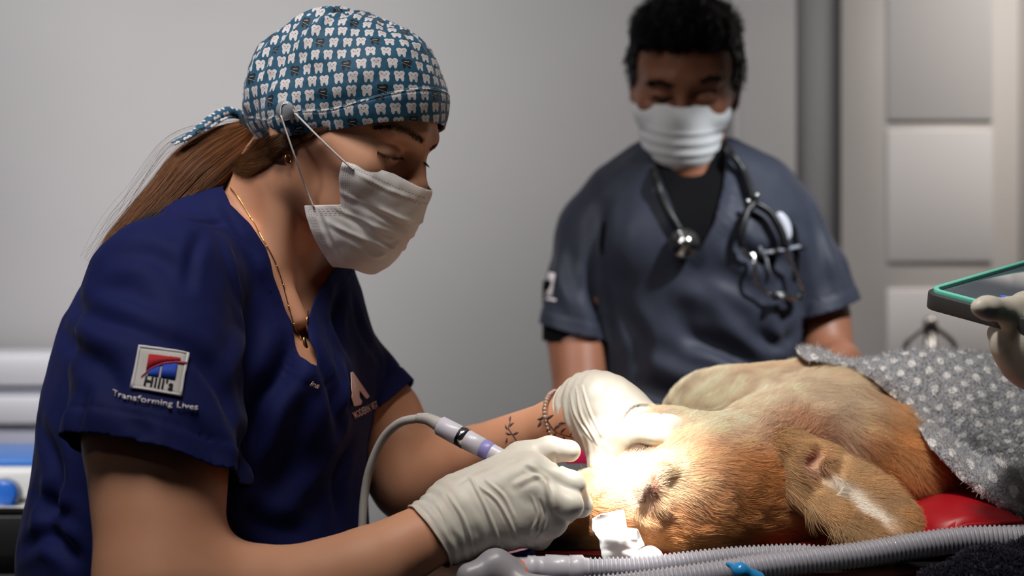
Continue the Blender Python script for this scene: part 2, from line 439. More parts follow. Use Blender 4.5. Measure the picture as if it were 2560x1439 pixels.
# fitted door unit
def cupdoor(x0, x1, name):
    fr = empty(name, ((x0+x1)/2, 3.3, 0)); struct(fr)
    t = .03; w_ = x1-x0
    parts = [boxVF(((x0+x1)/2, 3.33, 1.35), (w_-.006, .03, 2.66))]
    V, F = join(parts); mesh('door_leaf', V, F, M['cream'], fr, smooth=False)
    # raised panels, the gaps between them fall where the photo shows the rails
    def pz(py): return CAMZ-(py-719.5)*3.3/FPX
    rows = [(pz(300), 2.58), (pz(655), pz(322)), (pz(900), pz(722)), (.12, pz(925))]
    for z0, z1 in rows:
        o = box('door_panel', ((x0+x1)/2+.02, 3.313, (z0+z1)/2), (w_-.17, .008, z1-z0), M['cream2'], fr); bevel(o, .003)
    return fr
cx = [WX1+.0, (2556-1280)*3.3/FPX, 1.62, 2.07, 2.5]
cupdoor(cx[0], cx[1], 'door_1'); cupdoor(cx[1], cx[2], 'door_2'); cupdoor(cx[2], cx[3]+.4, 'door_3')
# ================================================================ THE PEOPLE: shared anatomy
class Head:
    """a head frame: C centre between the ears, F forward, L the person's left, T up; millimetre coordinates"""
    def __init__(s, C, F, roll=0, sc=1.0):
        s.C = np.asarray(C, float); s.F = unit(F); L = unit(np.cross((0, 0, 1), s.F)); T = np.cross(s.F, L)
        c, q = math.cos(roll), math.sin(roll); s.L = c*L+q*T; s.T = -q*L+c*T; s.sc = sc; s.R = np.stack([s.F, s.L, s.T], 1)
    def w(s, f, l, t): return s.C+s.sc/1000*(f*s.F+l*s.L+t*s.T)
    def loc(s, X): return ((np.asarray(X)-s.C)@s.R)*1000/s.sc
    def lat(s, px, py, l):
        """local (f,t) of a photo pixel when it lies at lateral l"""
        f, t = 0., 0.
        for _ in range(12):
            def q(f_, t_): return px_of(s.w(f_, l, t_))
            p = q(f, t); J = np.stack([q(f+1, t)-p, q(f, t+1)-p], 1); df, dt = np.linalg.solve(J, np.array([px, py])-p); f += df; t += dt
        return f, t
def head_prims(S, H, ears=True, male=False):
    e = lambda f, l, t, r, k=.012, op=1, R=H.R: S.ell(H.w(f, l, t), np.array(r)*H.sc/1000, R, k*H.sc, op)
    c = lambda a, b, ra, rb, k=.01, op=1: S.cone(H.w(*a), H.w(*b), ra*H.sc/1000, rb*H.sc/1000, k, op)
    e(-4, 0, 27, (90, 75, 74)); e(42, 0, 33, (50, 60, 55), .02)
    e(46, 0, -28, (46, 53, 66), .025)
    e(30, 0, -60, (48, 46, 42), .02)
    c((83, 0, 22), (76, 0, 48), 12, 12, .02)
    for s in (-1, 1):
        c((79, s*42, 20), (89 if male else 93, s*14, 20), 8.5, 9, .014)
        e(58, s*42, -27, (26, 21, 17), .018)
        c((66, s*46, -22), (30, s*62, -14), 12, 9, .02)
        c((4, s*53, -14), (6, s*47, -60), 14, 14, .02); c((6, s*47, -62), (72, s*16, -97), 14, 14, .02)
        e(60, s*30, -60, (26, 22, 26), .02)
        # socket, closed lid
        e(92, s*31, -4, (11, 17, 10), .010, -1)
        e(75.5, s*31, -5, (14.5, 17.5, 13.5), .003)
        c((88.5, s*21, -11), (89.2, s*31, -13), 1.0, 1.3, .0015, -1); c((89.2, s*31, -13), (82, s*45, -8), 1.3, 1.0, .0015, -1)
        c((88.5, s*21, 2), (84.5, s*40, 6), 1.2, 1.2, .003, -1)
    c((91, 0, 10), (105, 0, -21), 7.5, 8, .012); e(106, 0, -26, (9, 9.5, 8.5), .006)
    for s in (-1, 1): e(101, s*11, -31, (10, 7.5, 7.5), .006); c((99, s*6, -38), (101, s*7, -36), 2.2, 2.2, .002, -1)
    e(84, 0, -50, (22, 27, 18), .016)
    e(97, 0, -56, (8, 22, 4.5), .004); e(95, 0, -65, (8, 18, 5), .004)
    e(82, 0, -94, (19, 23, 17), .018)
    if ears:
        ex = 0 if male else 4
        for s in (-1, 1):
            Re = H.R
            S.chain([H.w(-2, s*69, -4), H.w(-10, s*(77-ex), 12), H.w(-23, s*(80-ex), 8), H.w(-27, s*(79-ex), -8), H.w(-19, s*(76-ex), -24), H.w(-10, s*(72-ex/2), -36)], np.array([3, 3.8, 4, 4, 4.5, 6.5])*H.sc/1000, .005, n=16)
            e(-14, s*73, -10, (12, 3.5, 20), .008)
            if not male: e(-9, s*72, -36, (7.5, 5, 10), .006)
            c((-18, s*75, 4), (-18, s*74, -16), 2.2, 2.2, .004)
    return S
def cast(tree, pts, off=.0008, dflt=None):
    """points of a surface seen from the camera's eye at photo pixels; each is then an ordinary point of the room"""
    o = Vector((0, 0, CAMZ)); out = []
    for px, py in pts:
        d = Vector(P(px, py, 1.0))-o; d.normalize(); h, n, i, t = tree.ray_cast(o, d)
        if h is None: out.append(None if dflt is None else P(px, py, dflt)); continue
        if n.dot(d) > 0: n = -n
        out.append(np.array(h+n*off))
    return out
def folds(V, F, Nn, tree, lines):
    """press soft cloth folds: each line is (pixels, width m, depth m); negative depth raises a ridge"""
    D = np.zeros(len(V)); 
    for pts, wd, amp in lines:
        q = [p for p in cast(tree, spline(pts, 14), 0) if p is not None]
        if len(q) < 2: continue
        best = np.full(len(V), 9.); tb = np.zeros(len(V)); m = len(q)-1
        lo = np.min(q, 0)-4*wd; hi = np.max(q, 0)+4*wd; sel = np.where(((V > lo) & (V < hi)).all(1))[0]
        if not len(sel): continue
        X = V[sel]; bb_ = np.full(len(sel), 9.); tt = np.zeros(len(sel))
        for i in range(m):
            a, b = q[i], q[i+1]; e = b-a; t = np.clip(((X-a)@e)/max(e@e, 1e-12), 0, 1); d = np.linalg.norm(X-a-t[:, None]*e, axis=1)
            u = d < bb_; bb_[u] = d[u]; tt[u] = (i+t[u])/m
        env = np.sin(np.pi*np.clip(tt*.92+.04, 0, 1))**.6
        x = bb_/wd; D[sel] -= amp*env*(np.exp(-x*x)-.35*np.exp(-(x-1.9)**2))
    return V+Nn*D[:, None]
def skinmat(name, col, dark):
    m = mat(name, col, .48, sss=.12, spec=.35); g, b = nt(m)
    vary(m, dark, 9, .3, .7, 5); bump(m, 420, .12, .0006, 3)
    return m
M['skin_w'] = skinmat('skin_light', (.66, .345, .215), (.58, .27, .16))
M['skin_m'] = skinmat('skin_brown', (.30, .125, .07), (.25, .10, .055))
def clothmat(name, col, rough=.75, sheen=.03, bs=900):
    m = mat(name, col, rough, sheen=sheen, spec=.18); g, b = nt(m)
    vary(m, tuple(c*.8 for c in col), 14, .3, .7)
    bump(m, bs, .15, .0005, 2); return m
M['navy'] = clothmat('navy_cotton', (.007, .011, .078))
M['hair_w'] = hairmat('brown_hair', .38, .35)
M['gold'] = mat('gold', (.85, .52, .18), .25, 1)
M['steel'] = mat('steel', (.62, .62, .63), .18, 1)
M['white_thread'] = mat('white_thread', (.72, .66, .68), .8)
M['pink_thread'] = mat('pale_pink_print', (.75, .50, .47), .7)
M['black_thread'] = mat('black_thread', (.01, .01, .012), .8)
M['latex'] = mat('latex', (.66, .59, .53), .42, sss=.25, spec=.4); vary(M['latex'], (.61, .535, .47), 20); bump(M['latex'], 130, .25, .0009, 4)

# ================================================================ THE VET (seated woman)
yaw, pit = math.radians(20), math.radians(23)
HW = Head(P(842, 308, 1.47), (math.cos(yaw)*math.cos(pit), -math.sin(yaw)*math.cos(pit), -math.sin(pit)), 0, 1.04)
TY = math.radians(32); Ft = np.array((math.cos(TY), -math.sin(TY), 0)); Lt = np.array((math.sin(TY), math.cos(TY), 0)); RT = np.stack([Ft, Lt, (0, 0, 1)], 1)
def torso_w(S, o=0.0):
    e = lambda p, r, k=.04: S.ell(P(*p), np.array(r)-o, RT, k)
    e((565, 915, 1.53), (.122, .165, .20)); e((635, 755, 1.53), (.088, .14, .10), .05)
    e((700, 985, 1.46), (.075, .07, .075), .05); e((765, 965, 1.58), (.072, .07, .08), .05)
    e((495, 1190, 1.53), (.160, .17, .19), .06); e((495, 1440, 1.53), (.180, .185, .16), .06); e((412, 965, 1.575), (.078, .13, .17), .05)
    S.chain([P(640, 620, 1.53), P(530, 640, 1.46), P(420, 735, 1.385)], np.array([.048, .056, .068])-o, .04)
    S.chain([P(680, 640, 1.56), P(728, 745, 1.62), P(763, 825, 1.65)], np.array([.045, .052, .055])-o, .04)
    return S
A1 = [P(405, 760, 1.365), P(395, 1100, 1.29), P(400, 1450, 1.235)]      # near upper arm: shoulder .. elbow
A1f = [P(400, 1480, 1.24), P(730, 1482, 1.27), P(920, 1418, 1.30), P(1082, 1332, 1.325)]
A2 = [P(773, 835, 1.655), P(945, 1050, 1.63), P(1035, 1195, 1.60)]
A2f = [P(1035, 1195, 1.60), P(1190, 1142, 1.555), P(1432, 1050, 1.475)]
def arms_w(S, o=0.0):
    S.chain(A1, np.array([.064, .0655, .052])-o, .03); S.chain(A1f, np.array([.050, .041, .0365, .0285])-o, .03)
    S.chain(A2, np.array([.052, .051, .044])-o, .03); S.chain(A2f, np.array([.044, .034, .0265])-o, .03)
    return S
def hand_near(S, o=0.0):
    g = lambda r: np.array(r)+o
    S.chain([A1f[3]-unit(A1f[3]-A1f[2])*.02, A1f[3], P(1140, 1300, 1.335)], g([.028, .0275, .029]), .012)
    ax = unit(P(1340, 1210, 1.335)-P(1100, 1320, 1.335)); nn = unit(np.cross(ax, unit(np.array((.12, -.88, .46))))); n2 = np.cross(nn, ax)
    S.ell(P(1235, 1262, 1.345), g([.060, .037, .026]), np.stack([ax, nn, n2], 1), .02)
    S.chain([P(1150, 1300, 1.345), P(1330, 1285, 1.345)], g([.030, .028]), .02)
    S.chain([P(1160, 1265, 1.35), P(1320, 1185, 1.35)], g([.027, .019]), .02)
    S.chain([P(1325, 1170, 1.345), P(1433, 1210, 1.335), P(1452, 1262, 1.36), P(1450, 1235, 1.395)], g([.0125, .0098, .0090, .0075]), .006)
    S.chain([P(1330, 1225, 1.33), P(1425, 1262, 1.325), P(1410, 1290, 1.365)], g([.0135, .0105, .0085]), .006)
    S.chain([P(1325, 1265, 1.33), P(1385, 1310, 1.335), P(1375, 1325, 1.375)], g([.0135, .0098, .0080]), .007)
    S.chain([P(1300, 1305, 1.335), P(1345, 1345, 1.345), P(1335, 1352, 1.38)], g([.0130, .0090, .0075]), .008)
    S.chain([P(1190, 1225, 1.365), P(1300, 1140, 1.375), P(1375, 1122, 1.375), P(1425, 1128, 1.37)], g([.018, .0125, .0105, .0095]), .012)
    return S
def hand_far(S, o=0.0):
    g = lambda r: np.array(r)+o
    S.chain([A2f[2]-unit(A2f[2]-A2f[1])*.02, P(1465, 1022, 1.475), P(1500, 1010, 1.465)], g([.0265, .029, .030]), .015)
    S.chain([P(1480, 985, 1.475), P(1570, 1030, 1.475)], g([.020, .020]), .02)
    S.ell(P(1545, 1065, 1.455), g([.046, .030, .040]), np.stack([unit(P(1640, 1110, 1.43)-P(1480, 1010, 1.47)), unit((0, -.9, .4)), unit(np.cross(unit(P(1640, 1110, 1.43)-P(1480, 1010, 1.47)), unit((0, -.9, .4))))], 1), .02)
    # thumb down the near side of the muzzle
    S.chain([P(1510, 1100, 1.44), P(1505, 1165, 1.43), P(1512, 1225, 1.43)], g([.020, .0125, .0095]), .012)
    # four fingers over the top of the head
    S.chain([P(1590, 1085, 1.435), P(1640, 1090, 1.42), P(1700, 1110, 1.425)], g([.0125, .0105, .0085]), .01)
    S.chain([P(1600, 1060, 1.445), P(1675, 1065, 1.43), P(1745, 1078, 1.44)], g([.0125, .0105, .0085]), .008)
    S.chain([P(1610, 1040, 1.46), P(1690, 1056, 1.455), P(1762, 1060, 1.465)], g([.0115, .0095, .0080]), .008)
    S.chain([P(1600, 1030, 1.48), P(1660, 1048, 1.485), P(1720, 1056, 1.495)], g([.010, .0085, .0075]), .008)
    return S
def neck_w(S, o=0.0):
    S.chain([HW.w(-22, 0, -40), HW.w(-30, 0, -75), P(652, 600, 1.515)], np.array([.054, .053, .064])-o, .02)
    S.chain([HW.w(-12, -52, -40), P(690, 690, 1.44), P(745, 800, 1.43)], np.array([.016, .013, .010])-o, .03)
    return S
def hole_w(X):
    nk = SDF().cone(HW.w(-32, 0, -55), P(655, 590, 1.525), .060, .071)(X)
    pp = px_of(X); poly = [(600, 430), (556, 470), (575, 515), (622, 560), (662, 620), (694, 685), (722, 765), (742, 850), (752, 885), (775, 912), (800, 915), (790, 880), (772, 850), (766, 800), (790, 742), (832, 676), (880, 600), (800, 450)]
    a = polysd(pp, poly)*1.5/FPX; a = np.where(X[:, 1] < 1.60, a, .2)
    return np.minimum(nk, a)
woman = empty('person', P(480, 1600, 1.5)); woman.location = (0, 0, 0)
tag(woman, 'seated woman in navy scrubs, patterned cloth cap, face mask and gloves, bending over the dog', 'person')
S = SDF(); torso_w(S, .010); neck_w(S); arms_w(S); head_prims(S, HW)
zc = P(650, 640, 1.5)[2]
hand_near(S, -.0032); hand_far(S, -.0025)
_V0 = None
V1, F1 = S.surf(.0022, lo=P(560, 800, 1.5)*0+np.array((-.45, 1.2, zc-.16)))
V2, F2 = S.surf(.0042, hi=np.array((.6, 2.2, zc)))
n_plane = unit(np.array((-.75, .0, .66))); p0 = P(640, 830, 1.5)
V1, F1, _ = clip(V1, F1, -(V1[:, 2]-(zc-.10))); V2, F2, _ = clip(V2, F2, V2[:, 2]-(zc-.10))
VB, FB = join([(V1, F1), (V2, F2)])
VB = VB-normals(VB, np.array([list(f)+[f[-1]]*(4-len(f)) for f in FB]))*(.030*sstep(.008, .04, hole_w(VB))*sstep(.004, -.004, torso_w(SDF())(VB)+.004))[:, None]
woman_body = mesh('body', VB, FB, M['skin_w'], woman)
Tb = BVHTree.FromPolygons([tuple(v) for v in VB.tolist()], FB)

# ---- scrub top
St = torso_w(SDF()); V0, F0 = St.surf(.006)
def sleeve_n(S, o=0.): return S.chain([A1[0], P(395, 930, 1.32), P(392, 1110, 1.285), P(392, 1250, 1.265)], np.array([.072, .077, .0795, .081])+o, .035)
def sleeve_f(S, o=0.): return S.chain([A2[0], P(880, 970, 1.64), P(965, 1100, 1.615)], np.array([.056, .060, .066])+o, .035)
S = torso_w(SDF()); sleeve_n(S); sleeve_f(S); VS, FS = S.surf(.0036)
NS = normals(VS, FS); Ts = bvh(VS, FS); VS0 = VS
VS = VS+NS*(.0022*noise(VS, 14, 3, 3)+.0035*noise(VS*np.array((1, 1, .45)), 9, 8, 2))[:, None]
FOLDS = [([(690, 700), (735, 830), (700, 930), (640, 1010), (600, 1180)], .012, .010), ([(640, 640), (720, 780), (745, 880)], .008, -.004),
 ([(430, 548), (500, 560), (560, 556)], .004, .003), ([(560, 520), (600, 590), (640, 640)], .004, .002), ([(505, 580), (480, 640), (470, 720)], .006, .004), ([(560, 600), (590, 690), (610, 760)], .007, -.004),
 ([(150, 800), (200, 880), (270, 930), (300, 1010)], .010, .006), ([(180, 760), (260, 800), (340, 820), (420, 870)], .009, .005), ([(420, 840), (500, 900), (560, 980), (590, 1080)], .010, .006),
 ([(600, 760), (600, 860), (560, 960)], .010, -.005), ([(230, 960), (210, 1040), (195, 1110)], .008, .004), ([(330, 1050), (360, 1080), (350, 1115)], .007, .003), ([(480, 1040), (530, 1110), (560, 1170)], .008, .004),
 ([(780, 880), (830, 960), (850, 1040), (850, 1090)], .008, .007), ([(860, 900), (870, 970), (850, 1060)], .007, -.005), ([(740, 870), (700, 950), (640, 1060), (590, 1230)], .011, .006), ([(760, 980), (740, 1100), (660, 1260)], .014, .007), ([(860, 1080), (800, 1180), (700, 1290)], .014, -.006),
 ([(110, 1060), (150, 1180), (120, 1300), (180, 1390)], .010, .008), ([(90, 1230), (160, 1300), (210, 1350)], .009, .006), ([(60, 1370), (130, 1340), (200, 1400)], .008, .007), ([(600, 1250), (650, 1310), (760, 1330)], .010, .006), ([(880, 1110), (850, 1200), (850, 1290)], .010, .006),
 ([(880, 750), (900, 830), (945, 900)], .007, .004), ([(850, 720), (840, 800), (870, 880)], .008, .006), ([(300, 640), (380, 640), (460, 700)], .010, .004), ([(240, 720), (330, 730), (400, 790)], .010, .003), ([(590, 1290), (620, 1220), (610, 1100)], .009, .005)]
VS = folds(VS, FS, NS, Ts, FOLDS)
def hem_plane(pa, pb, pc, ref):
    n = unit(np.cross(pb-pa, pc-pa)); n = n if np.dot(n, ref) > 0 else -n
    return lambda X: (X-pa)@n
HP1 = hem_plane(P(170, 1122, 1.32), P(588, 1196, 1.275), P(390, 1118, 1.21), np.array((0, 0, -1)))
HP2 = hem_plane(P(1018, 968, 1.64), P(938, 1028, 1.57), P(960, 1030, 1.69), np.array((.5, 0, -1)))
def cutshirt(V, D, F, arms=True, zcut=.80, hole=None, sleeves=(), body=None):
    """V smooth cloth, D the same points with folds; openings are cut on the smooth form"""
    nn = normals(V, F); h = -hole(V)
    if arms:
        D = D+nn*(.0016*sstep(-.020, -.016, h)-.0008*np.exp(-((h+.014)/.0012)**2))[:, None]
    X = np.hstack([V, D]); B = body(V)
    for hp in sleeves:
        p = hp(X[:, :3]); B = body(X[:, :3]); sl = sstep(.004, .012, B); n2 = normals(X[:, :3], F)
        X[:, 3:] += n2*(sl*(-.0012*np.exp(-((p+.022)/.0012)**2)+.001*sstep(-.022, -.018, p)+.003*np.sin((X[:, :3]@np.array((40., 90., 0))))*sstep(-.08, 0, p)))[:, None]
        X, Fq, _ = clip(X, F, np.minimum(p, B-.0015)); F = allquad_to_tri(Fq)
    X, Fq, _ = clip(X, F, -hole(X[:, :3])); F = allquad_to_tri(Fq)
    X, Fq, _ = clip(X, F, zcut-X[:, 2]); F = allquad_to_tri(Fq); return X[:, 3:], F
VSc, FSc = cutshirt(VS0, VS, FS, hole=hole_w, sleeves=(HP1, HP2), body=St)
V0, F0 = cutshirt(V0, V0-normals(V0, F0)*.004, F0, False, hole=hole_w, body=St)
inn = (sleeve_n(SDF(), .01)(V0) < 0) | (sleeve_f(SDF(), .01)(V0) < 0); F0 = F0[inn[F0].all(1)]
Vj, Fj = join([(VSc, FSc), (V0, F0)])
top = mesh('scrub_top', Vj, Fj, M['navy'], woman); solidify(top, .0016)
Ts = bvh(VSc, FSc)
# ---- embroidery and patch on the sleeve, print on the chest
def decal(name, polys, tree, material, parent, off=.0012, thick=.0006, sub=3):
    """polys: list of (pixel points, triangles); laid on the cloth"""
    VV, FF, n = [], [], 0
    for pts, fs in polys:
        q = cast(tree, pts, off)
        for f in fs:
            if all(q[i] is not None for i in f) and max(np.linalg.norm(q[f[0]]-q[f[i]]) for i in range(len(f))) < .03: FF.append(tuple(i+n for i in f))
        VV += [np.zeros(3) if x is None else x for x in q]; n += len(pts)
    o = mesh(name, VV, FF, material, parent, smooth=False); solidify(o, thick, 0); return o
def quadgrid(c, nu, nv):
    """c: four pixel corners tl,tr,br,bl"""
    c = np.array(c, float); u, v = np.meshgrid(np.linspace(0, 1, nu), np.linspace(0, 1, nv)); u = u.ravel()[:, None]; v = v.ravel()[:, None]
    p = (1-v)*((1-u)*c[0]+u*c[1])+v*((1-u)*c[3]+u*c[2]); f = [(j*nu+i, j*nu+i+1, (j+1)*nu+i+1, (j+1)*nu+i) for j in range(nv-1) for i in range(nu-1)]
    return p, f
def textpoly(s, corner, du, dv, bold=.02, shear=0, space=1.0):
    """letters as triangles; corner = pixel of the baseline start, du = pixel vector of one letter height along the line, dv = up"""
    cu = bpy.data.curves.new('letters', 'FONT'); cu.body = s; cu.size = 1.0; cu.offset = bold; cu.resolution_u = 3; cu.shear = shear; cu.space_character = space
    o = bpy.data.objects.new('letters', cu); SC.collection.objects.link(o); dg = bpy.context.evaluated_depsgraph_get(); dg.update()
    me = bpy.data.meshes.new_from_object(o.evaluated_get(dg)); bpy.data.objects.remove(o); bpy.data.curves.remove(cu)
    co = np.array([v.co[:2] for v in me.vertices]); f = [tuple(p.vertices) for p in me.polygons]; bpy.data.meshes.remove(me)
    w_ = co[:, 0].max(); p = np.array(corner, float)+co[:, :1]*np.array(du, float)+co[:, 1:2]*np.array(dv, float); return p, f, w_
def line_text(s, a, b, h, bold=.02, shear=0, arc=0, space=1.0):
    """text s from pixel a to pixel b, letter height h px; arc bends it downwards in the middle"""
    p, f, w_ = textpoly(s, (0, 0), (1, 0), (0, 1), bold, shear, space); a = np.array(a, float); b = np.array(b, float); e = (b-a)/w_; n = unit((b-a)[::-1]*np.array((1, -1)))
    t = p[:, :1]/w_; return a+p[:, :1]*e+p[:, 1:2]*h*n/.72+np.array((0, arc))*4*t*(1-t), f
patch = decal('sleeve_patch', [quadgrid([(347, 866), (470, 884), (452, 993), (329, 972)], 9, 9)], Ts, mat('patch_cloth', (.52, .49, .47), .85), top, .0016, .0014)
patch['label'] = 'pale square embroidered patch with red and blue mark'
def C2(u, v):  # patch coordinates 0..1
    c = [np.array(q, float) for q in ((347, 866), (470, 884), (452, 993), (329, 972))]; return (1-v)*((1-u)*c[0]+u*c[1])+v*((1-u)*c[3]+u*c[2])
def arcline(u0, v0, u1, v1, uc, vc, n=12):
    t = np.linspace(0, 1, n); return [((1-x)**2*u0+2*x*(1-x)*uc+x*x*u1, (1-x)**2*v0+2*x*(1-x)*vc+x*x*v1) for x in t]
border = []
for (a, b) in (((0, 0), (1, 0)), ((1, 0), (1, 1)), ((1, 1), (0, 1)), ((0, 1), (0, 0))):
    a = np.array(a, float); b = np.array(b, float); n_ = (np.array((.5, .5))-(a+b)/2)*.09
    pts = [C2(*(a+(b-a)*t)) for t in np.linspace(0, 1, 9)]+[C2(*(a+(b-a)*t+n_)) for t in np.linspace(0, 1, 9)]
    border.append((pts, [(i, i+1, i+10, i+9) for i in range(8)]))
decal('patch_border', border, Ts, mat('patch_edging', (.62, .60, .62), .8), patch, .0026, .001)
ar = arcline(.16, .72, .98, .26, .42, .22)
def strip(top_pts, bot_pts):
    n = len(top_pts); return [C2(*q) for q in top_pts]+[C2(*q) for q in bot_pts], [(i, i+1, n+i+1, n+i) for i in range(n-1)]
redp = [(max(.24, min(.83, u)), .19) for u, v in ar[1:-2]]; 
def rowfill(pts, vlim, up=True):
    r = []
    sel = [(u, v) for u, v in pts if .22 <= u <= .86]
    return strip([(u, vlim) for u, v in sel], [(u, v+(-.035 if up else .035)) for u, v in sel])
arf = arcline(.16, .72, .98, .26, .42, .22, 60)
decal('emblem', [rowfill([q for q in arf if not .52 < q[0] < .555], .17)], Ts, mat('red_thread', (.42, .01, .02), .75), patch, .0030, .0008)
bl = [(u, v) for u, v in arf if .26 <= u <= .82]
decal('emblem', [strip([(u, v+.035) for u, v in bl if u < .50], [(u, .66) for u, v in bl if u < .50]), strip([(u, v+.035) for u, v in bl if u > .53], [(u, .66) for u, v in bl if u > .53])], Ts, mat('blue_thread', (.01, .05, .42), .75), patch, .0030, .0008)
decal('emblem', [strip([(u, v-.012) for u, v in arf], [(u, v+.02) for u, v in arf])], Ts, mat('red_arc_thread', (.45, .05, .12), .75), patch, .0032, .0008)
pL, fL = line_text("Hill's", C2(.215, .90), C2(.80, .915), 25, .02, space=1.12)
decal('patch_lettering', [(pL, fL)], Ts, M['black_thread'], patch, .0032, .0008)
serif = []
for u in (.235, .335, .435, .52, .60):
    for v in (.895, .715): serif.append(quadgrid([C2(u-.035, v-.012), C2(u+.045, v-.012), C2(u+.045, v+.018), C2(u-.035, v+.018)], 2, 2))
pL, fL = line_text('Transforming Lives', (281, 993), (491, 1026), 15.5, .004, arc=5, space=1.05)
decal('sleeve_lettering', [(pL, fL)], Ts, M['white_thread'], top, .0030, .0008)
pL, fL = line_text('MODERN VET', (884, 1046), (944, 1017), 18, .005, space=1.05)
decal('chest_lettering', [(pL, fL)], Ts, M['pink_thread'], top, .0016, .0004)
pL, fL = line_text('ina', (771, 962), (794, 971), 15, .02, shear=.3)
decal('name_embroidery', [(pL, fL)], Ts, M['pink_thread'], top, .0016, .0004)
def fill2(poly, step=3.0):
    poly = np.array(poly, float); lo, hi = poly.min(0)-step, poly.max(0)+step; nx, ny = [int(x) for x in np.ceil((hi-lo)/step)+1]
    u, v = np.meshgrid(lo[0]+np.arange(nx)*step, lo[1]+np.arange(ny)*step, indexing='ij'); p = np.stack([u.ravel(), v.ravel()], 1)
    F = np.array([(i*ny+j, (i+1)*ny+j, (i+1)*ny+j+1, i*ny+j+1) for i in range(nx-1) for j in range(ny-1)]); q, Fq, _ = clip(p, F, polysd(p, poly)); return q, [tuple(f) for ff in Fq for f in ff.tolist()]
decal('chest_emblem', [fill2([(872, 931), (877, 930), (919, 991), (911, 997), (893, 975), (893, 992), (900, 1003), (897, 1011), (880, 1015), (874, 994), (875, 985)], 2.5)], Ts, M['pink_thread'], top, .0022, .0006)
# ---- surgical cap: skull directions marched onto an inflated skull
cs = HW.sc/1000
CapS = SDF(); CapS.ell(HW.w(0, 0, 28), np.array((93, 81, 81))*cs, HW.R, .01); CapS.ell(HW.w(46, 0, 36), np.array((55, 67, 66))*cs, HW.R, .02)
CapS.ell(HW.w(-44, 0, 8), np.array((56, 72, 58))*cs, HW.R, .02); CapS.ell(HW.w(-14, -66, 2), np.array((30, 21, 30))*cs, HW.R, .015); CapS.ell(HW.w(-14, 66, 2), np.array((30, 21, 30))*cs, HW.R, .015)
CapC = HW.w(-5, 0, 22)
_hm = [HW.lat(px, py, l) for px, py, l in ((628, 352, -40), (700, 345, -70), (780, 330, -78), (880, 314, -72), (1000, 300, -52), (1080, 300, -25), (1114, 312, 0))]
_hm = sorted(_hm); hemf = np.array([a for a, b in _hm]); hemt = np.array([b for a, b in _hm])
def capdir(az, pol):  # az 0 = forward, pol from T
    return (np.sin(pol)*np.cos(az))[..., None]*HW.F+(np.sin(pol)*np.sin(az))[..., None]*HW.L+np.cos(pol)[..., None]*HW.T
def march(F_, O, Dd, r0=.02, it=40):
    r = np.full(Dd.shape[:-1], r0)
    for _ in range(it): r = r-F_(O+Dd*r[..., None])*.9
    return r
na, npo = 420, 190
azs = np.linspace(0, 2*np.pi, na, endpoint=False)
pol = np.full(na, 1.7); lo_, hi_ = np.full(na, .6), np.full(na, 2.6)
for _ in range(16):
    pol = (lo_+hi_)/2; d_ = capdir(azs, pol); X = CapC+d_*march(CapS, CapC, d_, .08, 14)[:, None]; q = HW.loc(X)
    below = q[:, 2] < np.interp(q[:, 0], hemf, hemt); hi_ = np.where(below, pol, hi_); lo_ = np.where(below, lo_, pol)
v = np.linspace(0, 1, npo); PP = v[:, None]*pol[None]; AZ = np.broadcast_to(azs[None], PP.shape); Dd = capdir(AZ, PP)
Rr = march(CapS, CapC, Dd, .08, 14)
Xc = CapC+Dd*Rr[..., None]; q = HW.loc(Xc)
arcl = (1-v)[:, None]*pol[None]*90          # mm above the hem
side = np.abs(np.sin(AZ))
# soft pleats gathered at the crown and the back, band seam, slack cloth
pl = .0017*np.sin(AZ*17+2*np.sin(AZ*3))*sstep(20, 90, arcl)*(.4+.6*sstep(.3, -.6, np.cos(AZ)))
pl += .0035*noise(q, .022, 5, 2)*sstep(24, 50, arcl)+.0012*noise(q, .07, 15, 2)*sstep(18, 40, arcl)
pl += .0035*sstep(28, 60, arcl)*np.exp(-((q[..., 0]+10)/80)**2)+.0030*np.exp(-((q[..., 0]-20+.5*q[..., 2])/9)**2)*sstep(50, 90, arcl)
pl += .0012*np.where(arcl < 27, 1, 0)*sstep(27, 25.5, arcl)-.0007*np.exp(-((arcl-24)/.8)**2)+.0004*noise(q, .15, 9)
Xc = Xc+Dd*pl[..., None]
ps = q-np.array((0, 0, 25)); dn = ps/np.linalg.norm(ps, axis=-1, keepdims=True); th = np.arccos(np.clip(-dn[..., 1], -1, 1)); rr = np.maximum(np.hypot(dn[..., 0], dn[..., 2]), 1e-6)
uu = dn[..., 0]/rr*th*88; vv = dn[..., 2]/rr*th*88; ca, sa = math.cos(math.radians(-27)), math.sin(math.radians(-27))
pat = np.stack([uu*ca+vv*sa*-1*-1*0+vv*(-sa)*-1*0+uu*0-vv*0, uu*0+vv*0, arcl], -1)
pat[..., 0] = uu*ca-vv*sa; pat[..., 1] = uu*sa+vv*ca; 
Fc = [(j*na+i, (j+1)*na+i, (j+1)*na+(i+1) % na, j*na+(i+1) % na) for j in range(npo-1) for i in range(na)]
